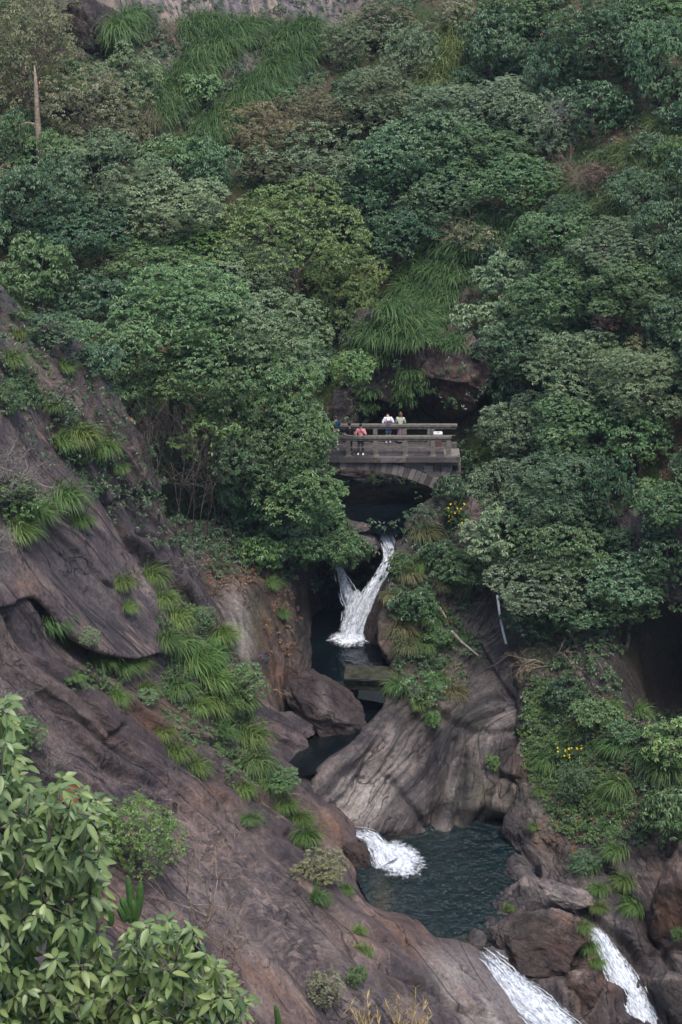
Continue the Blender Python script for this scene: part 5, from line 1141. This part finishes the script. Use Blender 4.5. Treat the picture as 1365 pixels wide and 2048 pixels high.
for k, (u, v, hp, lx) in enumerate([(292, 1010, 210, .02), (318, 1040, 190, .03), (335, 1060, 200, -.04), (352, 1080, 220, .02), (372, 1070, 230, .05), (385, 1090, 240, -.05), (398, 1060, 240, .12), (412, 1085, 230, .2), (360, 1040, 170, -.1), (425, 1070, 190, .32), (440, 1050, 170, .3), (305, 980, 160, .1), (345, 1000, 190, .15), (400, 1010, 170, -.15), (275, 960, 150, .05), (455, 1030, 150, .2)]):
    bare('bare_sapling', 'thin leafless stem standing with others in the dark hollow left of the gorge', 'bare tree', u, v, hp * 1.25, (lx, -.15, 1), 2, 5, 700 + k, 'bark', 'bare stems in the hollow', .035, .5)
bare('bare_shrub', 'pale tangled leafless bush below the stems in the hollow', 'bare shrub', 392, 1150, 90, (.1, -.4, .8), 3, 4, 730, 'bark_grey', None, .03, .9, stems=4)
bare('bare_shrub', 'arching leafless bush under the trees above the right bank', 'bare shrub', 1105, 1330, 110, (-.4, -.6, .6), 3, 4, 731, 'bark_dead', None, .035, .8, -.7, stems=4)
bare('bare_shrub', 'dense brown leafless scrub on the right slope', 'bare shrub', 1190, 400, 85, (-.2, -.3, .9), 4, 4, 732, 'bark_dead', None, .03, .9, stems=7)
bare('bare_shrub', 'smaller grey leafless scrub left of the brown scrub on the right slope', 'bare shrub', 1140, 360, 60, (-.2, -.3, .9), 3, 5, 738, 'bark_dead', None, .03, .9, stems=4)
bare('bare_shrub', 'grey twiggy scrub in the middle of the right slope', 'bare shrub', 1000, 440, 70, (0, -.4, .9), 3, 5, 733, 'bark_dead', None, .03, .9, stems=5)
bare('bare_shrub', 'twiggy bare bush at the head of the ravine grass', 'bare shrub', 920, 500, 80, (-.1, -.4, .9), 3, 4, 734, 'bark_dead', None, .035, .9, stems=4)
bare('bare_shrub', 'pinkish grey scrub below the grassy cliff at upper left', 'bare shrub', 300, 265, 60, (0, -.4, .9), 3, 5, 735, 'bark_dead', None, .03, .9, stems=5)
bare('bare_shrub', 'twiggy scrub at the top beside the bare cliff', 'bare shrub', 350, 95, 60, (0, -.4, .9), 3, 5, 736, 'bark_dead', None, .03, .9, stems=4)
bare('bare_shrub', 'grey twigs in the crown of trees at upper right', 'bare shrub', 1120, 240, 80, (0, -.5, .7), 3, 4, 737, 'bark_grey', None, .03, .9, pt=P(1115, 255, 146.0), stems=3)
bare('bare_shrub', 'silvery leafless bush at the left edge of the slab', 'bare shrub', 10, 985, 120, (.35, -.45, .75), 4, 4, 740, 'bark_grey', None, .06, .9, stems=8)
bare('bare_shrub', 'silvery leafless bush lower at the left edge of the slab', 'bare shrub', -15, 1110, 80, (.5, -.3, .6), 4, 4, 741, 'bark_grey', None, .05, .9, stems=6)
bare('bare_shrub', 'grey leafless scrub at the left edge below the overhanging ledge', 'bare shrub', -10, 1420, 95, (.3, -.3, .8), 4, 4, 742, 'bark_grey', None, .05, .9, stems=7)
bare('bare_shrub', 'grey leafless scrub above the foreground shrub', 'bare shrub', 100, 1560, 95, (.15, -.2, .9), 4, 4, 743, 'bark_grey', None, .03, .9, stems=8)
bare('bare_tree', 'bare branching shrub in front of the slab at the bottom', 'bare tree', 395, 1900, 250, (.12, 0, 1), 3, 4, 744, 'bark_dead', None, .05, .75, stems=3)
bare('bare_tree', 'sprawling bare branches right of the other bare shrub at the bottom', 'bare tree', 465, 1960, 200, (.7, 0, .8), 3, 4, 745, 'bark_dead', None, .045, .8, stems=2)
bare('bare_shrub', 'dry hanging twigs on the rim beside the brown boulder', 'bare shrub', 545, 1375, 40, (.7, -.5, -.1), 3, 4, 746, 'bark_dead', None, .02, .9, -.3, stems=3)
bare('bare_shrub', 'bare twigs on the polished rock beside the white pipe', 'bare shrub', 1012, 1400, 80, (-.1, -.4, .9), 3, 4, 747, 'bark', None, .02, .8, stems=3)
bare('bare_shrub', 'leaning bare branch beside the bush at the bridge end', 'bare shrub', 900, 1035, 90, (.7, -.4, .8), 2, 4, 748, 'bark_dead', None, .035, .6, stems=2)
h = P(78, 285, 146.5); r0 = np.random.default_rng(9)
sn = thing('dead_tree', 'snapped dead pale trunk standing among the trees at upper left', 'dead tree', tuple(h)); b = MB(); b.tube([(0, 0, -2), (.02, 0, 0), (-.03, .02, 2), (-.02, 0, 3.6), (-.06, 0, 4.7)], [.22, .2, .16, .12, .03], 8); b.build('trunk', M['bark_dead'], sn)
b = MB(); b.tube([(-.03, 0, 1.1), (-.6, -.1, 1.25), (-1.1, -.1, 1.1), (-1.15, -.1, .2), (-.95, -.1, -1)], [.07, .06, .05, .04, .03], 6); b.build('branch', M['bark_dead'], sn)
def pole(name, label, cat, pts, rad, mat):
    p = np.array([P(*q) for q in pts]); b = MB(); b.tube(p - p[0], rad, 8); tag(b.build(name, M[mat], None, True, tuple(p[0])), label, cat)
M['pvc'] = m_plain('white_pipe', (.45, .44, .46), .25, .5, .4, 3, .1)
pole('water_pipe', 'thin white pipe hanging down the rock below the trees on the right', 'pipe', [(995, 1190, 124.0), (1000, 1230, 123.6), (1007, 1265, 123.0), (1013, 1288, 122.7)], .075, 'pvc')
pole('fallen_log', 'pale fallen branch lying across the rock left of the white pipe', 'log', [(903, 1262, 124.6), (925, 1285, 124.0), (958, 1312, 123.3)], [.09, .075, .05], 'bark_grey')
pole('fallen_log', 'short fallen stick above the pale fallen branch', 'log', [(880, 1215, 126.0), (893, 1236, 125.4)], [.06, .05], 'bark_dead')

# ------------------------------------------------------------------ yellow flowers, cactus, bleached bamboo, dead foliage
M['petal'] = m_plain('yellow_petal', (.75, .52, .015), .15, .5, .3)
def flowers(label, u, v, ru, rv, n, seed):
    h, nm = hit(u, v); r = np.random.default_rng(seed); root = thing('flowering_plant', label, 'flowers', tuple(h)); k = h.length / FPX
    q = r.uniform(-1, 1, (n, 3)) * [ru * k, .3, rv * k] + np.array(nm) * .55 + [0, 0, .25]
    V, F, rn = leaves(np.zeros((1, 3)), np.array([[0, -.7, .7]]), 5, .07, .028, .1, r); fm = mesh('flower', V, F, False, {'rnd': rn})
    for x in q: obj('flower', fm, M['petal'], root, tuple(x)).rotation_euler = r.normal(0, .4, 3)
    q = r.uniform(-1, 1, (n * 9, 3)) * [ru * k * 1.1, .3, rv * k * 1.1] + np.array(nm) * .35
    V, F, rn = leaves(q, r.normal(0, .5, q.shape) + [0, -.3, .7], 6, .16, .045, .3, r); o = obj('foliage', mesh('foliage', V, F, False, {'rnd': rn}), M['leaf'], root); o.color = (.05, .10, .03, 1)
flowers('yellow flowers on the right bank above the rusty streaks', 1155, 1516, 26, 14, 22, 81)
flowers('yellow flowering plant at the foot of the trees right of the arch', 908, 1040, 18, 22, 16, 82)
M['cactus'] = m_plain('cactus_skin', (.045, .10, .022), .35, .55, .4, 6, .3)
def cactus(label, Y, stems, rad=.16):
    b = MB(); b0 = P(stems[0][0], stems[0][1], Y)
    for u0, v0, u1, v1 in stems:
        p0 = P(u0, v0, Y) - b0; p1 = P(u1, v1, Y - .2) - b0; t = np.linspace(0, 1, 9)[:, None]; rr = rad * np.array([.6, .9, 1, 1, 1.05, 1, .95, .8, .35]); L = p0 + (p1 - p0) * t + np.sin(t * PI) * np.array([.06, 0, 0])
        b.tube(L, rr, 7)
    tag(b.build('cactus', M['cactus'], None, False, tuple(b0)), label, 'cactus')
cactus('clump of upright green cactus stems behind the foreground shrub', 82.0, [(262, 1845, 255, 1752), (270, 1845, 281, 1762), (258, 1840, 242, 1795), (265, 1840, 266, 1800), (250, 1842, 236, 1812)])
cactus('single dark cactus stem left of the cactus clump', 82.0, [(222, 1850, 211, 1800)])
cactus('single cactus stem at the bottom edge', 87.0, [(556, 2075, 551, 2010)], .13)
def straw(seed, pix, Y, label):
    r = np.random.default_rng(seed); root = thing('bleached_bamboo', label, 'bamboo', tuple(P(pix[0][0], pix[0][1], Y)), 'bleached bamboo at the bottom edge'); o0 = np.array(root.location); b = MB(); lf = MB()
    for (u0, v0, u1, v1) in pix:
        p0 = P(u0, v0, Y) - o0; p1 = P(u1, v1, Y) - o0; t = np.linspace(0, 1, 6)[:, None]; L = p0 + (p1 - p0) * t + t * (1 - t) * r.normal(0, .25, 3); b.tube(L, np.linspace(.035, .015, 6), 5)
        for q in range(16):
            s = L[r.integers(2, 6)]; d = unit((p1 - p0) / np.linalg.norm(p1 - p0) * .6 + r.normal(0, .6, 3)); ln = r.uniform(.3, .75); w = unit(np.cross(d, [.1, 1, .2])) * .03
            lf.add([s, s + d * ln * .4 - w, s + d * ln + [0, 0, -.12 * ln], s + d * ln * .4 + w], [[0, 1, 2, 3]], r.uniform(.2, .9))
    b.build('stem', M['straw'], root); lf.build('blade', M['straw'], root, False)
M['straw'] = m_plain('straw', (.36, .27, .12), .3, .7)
straw(91, [(745, 2090, 720, 2030), (740, 2090, 700, 2015), (760, 2090, 755, 2020), (750, 2090, 735, 2000)], 93.0, 'left clump of bleached straw-coloured bamboo at the bottom edge')
straw(92, [(810, 2080, 795, 1990), (815, 2080, 832, 1975), (820, 2080, 850, 2010), (830, 2090, 865, 2030), (800, 2085, 775, 2010), (805, 2090, 815, 2020)], 94.5, 'right clump of bleached straw-coloured bamboo at the bottom edge')
for (u, v, rx, ry, cc, lb) in [(1215, 650, 34, 30, (.13, .085, .07), 'dead brown foliage between the green trees on the right'), (1135, 695, 14, 14, (.25, .11, .05), 'small spray of rusty leaves left of the pale trees'), (1195, 345, 40, 24, (.12, .085, .065), 'withered foliage above the brown scrub')]:
    tree('dead_shrub', lb, 'dead shrub', u, v, rx, ry, cc, 'loose', 'withered bushes', 1.2, trunk=False)
#==MID_END==
# ------------------------------------------------------------------ shrub close to the camera, bottom left
def big_leaf(pos, d, up, L, W):
    """one glossy leaf: 2 x 4 quads, folded on the midrib and curving down"""
    sd = unit(np.cross(d, up)); n = len(pos); t = np.array([0, .12, .35, .62, .85, 1.0]); wd = np.array([.04, .55, 1.0, .92, .5, .02])
    cur = (t ** 2)[None, :, None] * np.array([0, 0, -1.0]) * (L * .28)[:, None, None]
    c = pos[:, None] + d[:, None] * (t[None] * L[:, None])[..., None] + cur
    o = sd[:, None] * (wd[None] * W[:, None])[..., None] + up[:, None] * (wd[None] * W[:, None] * .28)[..., None]; o2 = -sd[:, None] * (wd[None] * W[:, None])[..., None] + up[:, None] * (wd[None] * W[:, None] * .28)[..., None]
    V = np.stack([c + o, c, c + o2], 2).reshape(-1, 3)
    b = np.arange(n)[:, None, None] * 18 + np.arange(5)[None, :, None] * 3 + np.array([0, 1])[None, None]
    F = np.stack([b, b + 1, b + 4, b + 3], -1).reshape(-1, 4); return V, F
r = np.random.default_rng(77); poly = [(-60, 1375), (20, 1395), (30, 1500), (75, 1580), (130, 1545), (195, 1570), (215, 1650), (195, 1760), (195, 1870), (235, 1930), (250, 1855), (330, 1835), (390, 1850), (440, 1935), (500, 1990), (480, 2060), (500, 2160), (-60, 2160)]
gap = [(200, 1640), (215, 1830), (300, 1830), (330, 1640)]
fs = thing('foreground_shrub', 'large glossy-leaved evergreen shrub close to the camera at bottom left', 'shrub', (-1.7, 11.6, -10.4)); o0 = np.array(fs.location)
tips = []
while len(tips) < 1000:
    q = np.array([[r.uniform(-60, 510), r.uniform(1375, 2160)]])
    if inside(poly, q)[0]: tips.append((q[0][0], q[0][1], r.uniform(11.4, 13.0)))
for (u, v) in [(135, 1600), (160, 1585), (115, 1640), (180, 1640), (190, 1700), (10, 1440), (15, 1500), (40, 1560), (440, 1960), (470, 2000), (485, 2030), (385, 1880), (350, 1860), (300, 1860), (265, 1870), (200, 1770), (215, 1800)]: tips.append((u, v, 11.9))
tips = np.array(tips); T = P(tips[:, 0], tips[:, 1], tips[:, 2]) - o0
pos = []; dd = []; uu = []; LL = []
for p in T:
    ax = unit(np.array([r.normal(0, .35), -.45 + r.normal(0, .25), .8])); ref = unit(np.cross(ax, r.normal(size=3))); b2 = np.cross(ax, ref); k = r.integers(6, 11)
    for q in range(k):
        a = 2.4 * q + r.uniform(-.3, .3); dr = r.uniform(-.2, 1.0); d = unit((math.cos(a) * ref + math.sin(a) * b2) * math.cos(dr) - ax * math.sin(dr) * .8)
        pos.append(p + d * .01 - ax * .012 * q); dd.append(d); uu.append(unit(ax + .2 * r.normal(size=3))); LL.append(r.uniform(.050, .102))
pos, dd, uu, LL = map(np.array, (pos, dd, uu, LL)); V, F = big_leaf(pos, dd, uu, LL, LL * .215)
o = obj('leaves', mesh('leaves', V, F, True, {'rnd': np.repeat(np.clip(r.normal(.5, .3, len(pos)), 0, .97), 10)}, {'rib': np.tile([0., 1., 0.], len(V) // 3)}), M['leaf_waxy'], fs); o.color = (.112, .172, .064, 1)
b = MB(); hubs = [P(40, 1900, 12.6) - o0, P(120, 1760, 12.6) - o0, P(300, 2040, 12.6) - o0, P(100, 2080, 12.8) - o0, P(20, 1640, 12.7) - o0]
b.tube(np.array([(0, 0, 0), hubs[3] * .5 + [0, .1, 0], hubs[3]]), [.06, .045, .03], 7)
for i, j in ((3, 0), (0, 1), (3, 2), (0, 4)): b.tube(np.array([hubs[i], (hubs[i] + hubs[j]) / 2 + [.02, .03, -.02], hubs[j]]), [.026, .02, .013], 6)
hz = np.array(hubs)
for p in T:
    c = T[(T[:, 2] < p[2] - .05) & (T[:, 1] > p[1] - .25)]; c = np.concatenate([c, hz]); q = c[np.argmin(np.linalg.norm((c - p) * [1.6, .8, 1], axis=1) + .1 * (c[:, 2] > p[2] - .05))]
    m = (p + q) / 2 + r.normal(0, .02, 3); b.tube(np.array([q, m, p - [0, 0, .015]]), [.0065, .005, .0035], 5)
b.build('branches', M['bark'], fs)
q = P(np.array([138, 128, 146, 134]), np.array([1575, 1580, 1582, 1568]), 11.8) - o0
V, F = big_leaf(q, unit(np.array([[.1, -.2, -1], [-.25, -.2, -1], [.25, -.2, -.9], [.7, -.3, .1]])), unit(np.array([[0, -1, .1]] * 4)), np.full(4, .085), np.full(4, .014))
o = obj('dead_leaves', mesh('dead_leaves', V, F, True, {'rnd': np.full(40, .5)}), M['leaf_waxy'], fs); o.color = (.26, .10, .045, 1); o['label'] = 'red-brown dead leaves'

# ------------------------------------------------------------------ thin valley air
t = NT('haze_air'); pv = t.n('ShaderNodeVolumePrincipled'); pv.inputs['Color'].default_value = (.68, .80, 1.0, 1); pv.inputs['Density'].default_value = HAZE; pv.inputs['Anisotropy'].default_value = .2
t.l(pv.outputs[0], t.out.inputs['Volume'])
b = MB(); b.box((0, 1000, 10), (3000, 3200, 110)); tag(b.build('haze', t.m, None, False), kind='stuff')
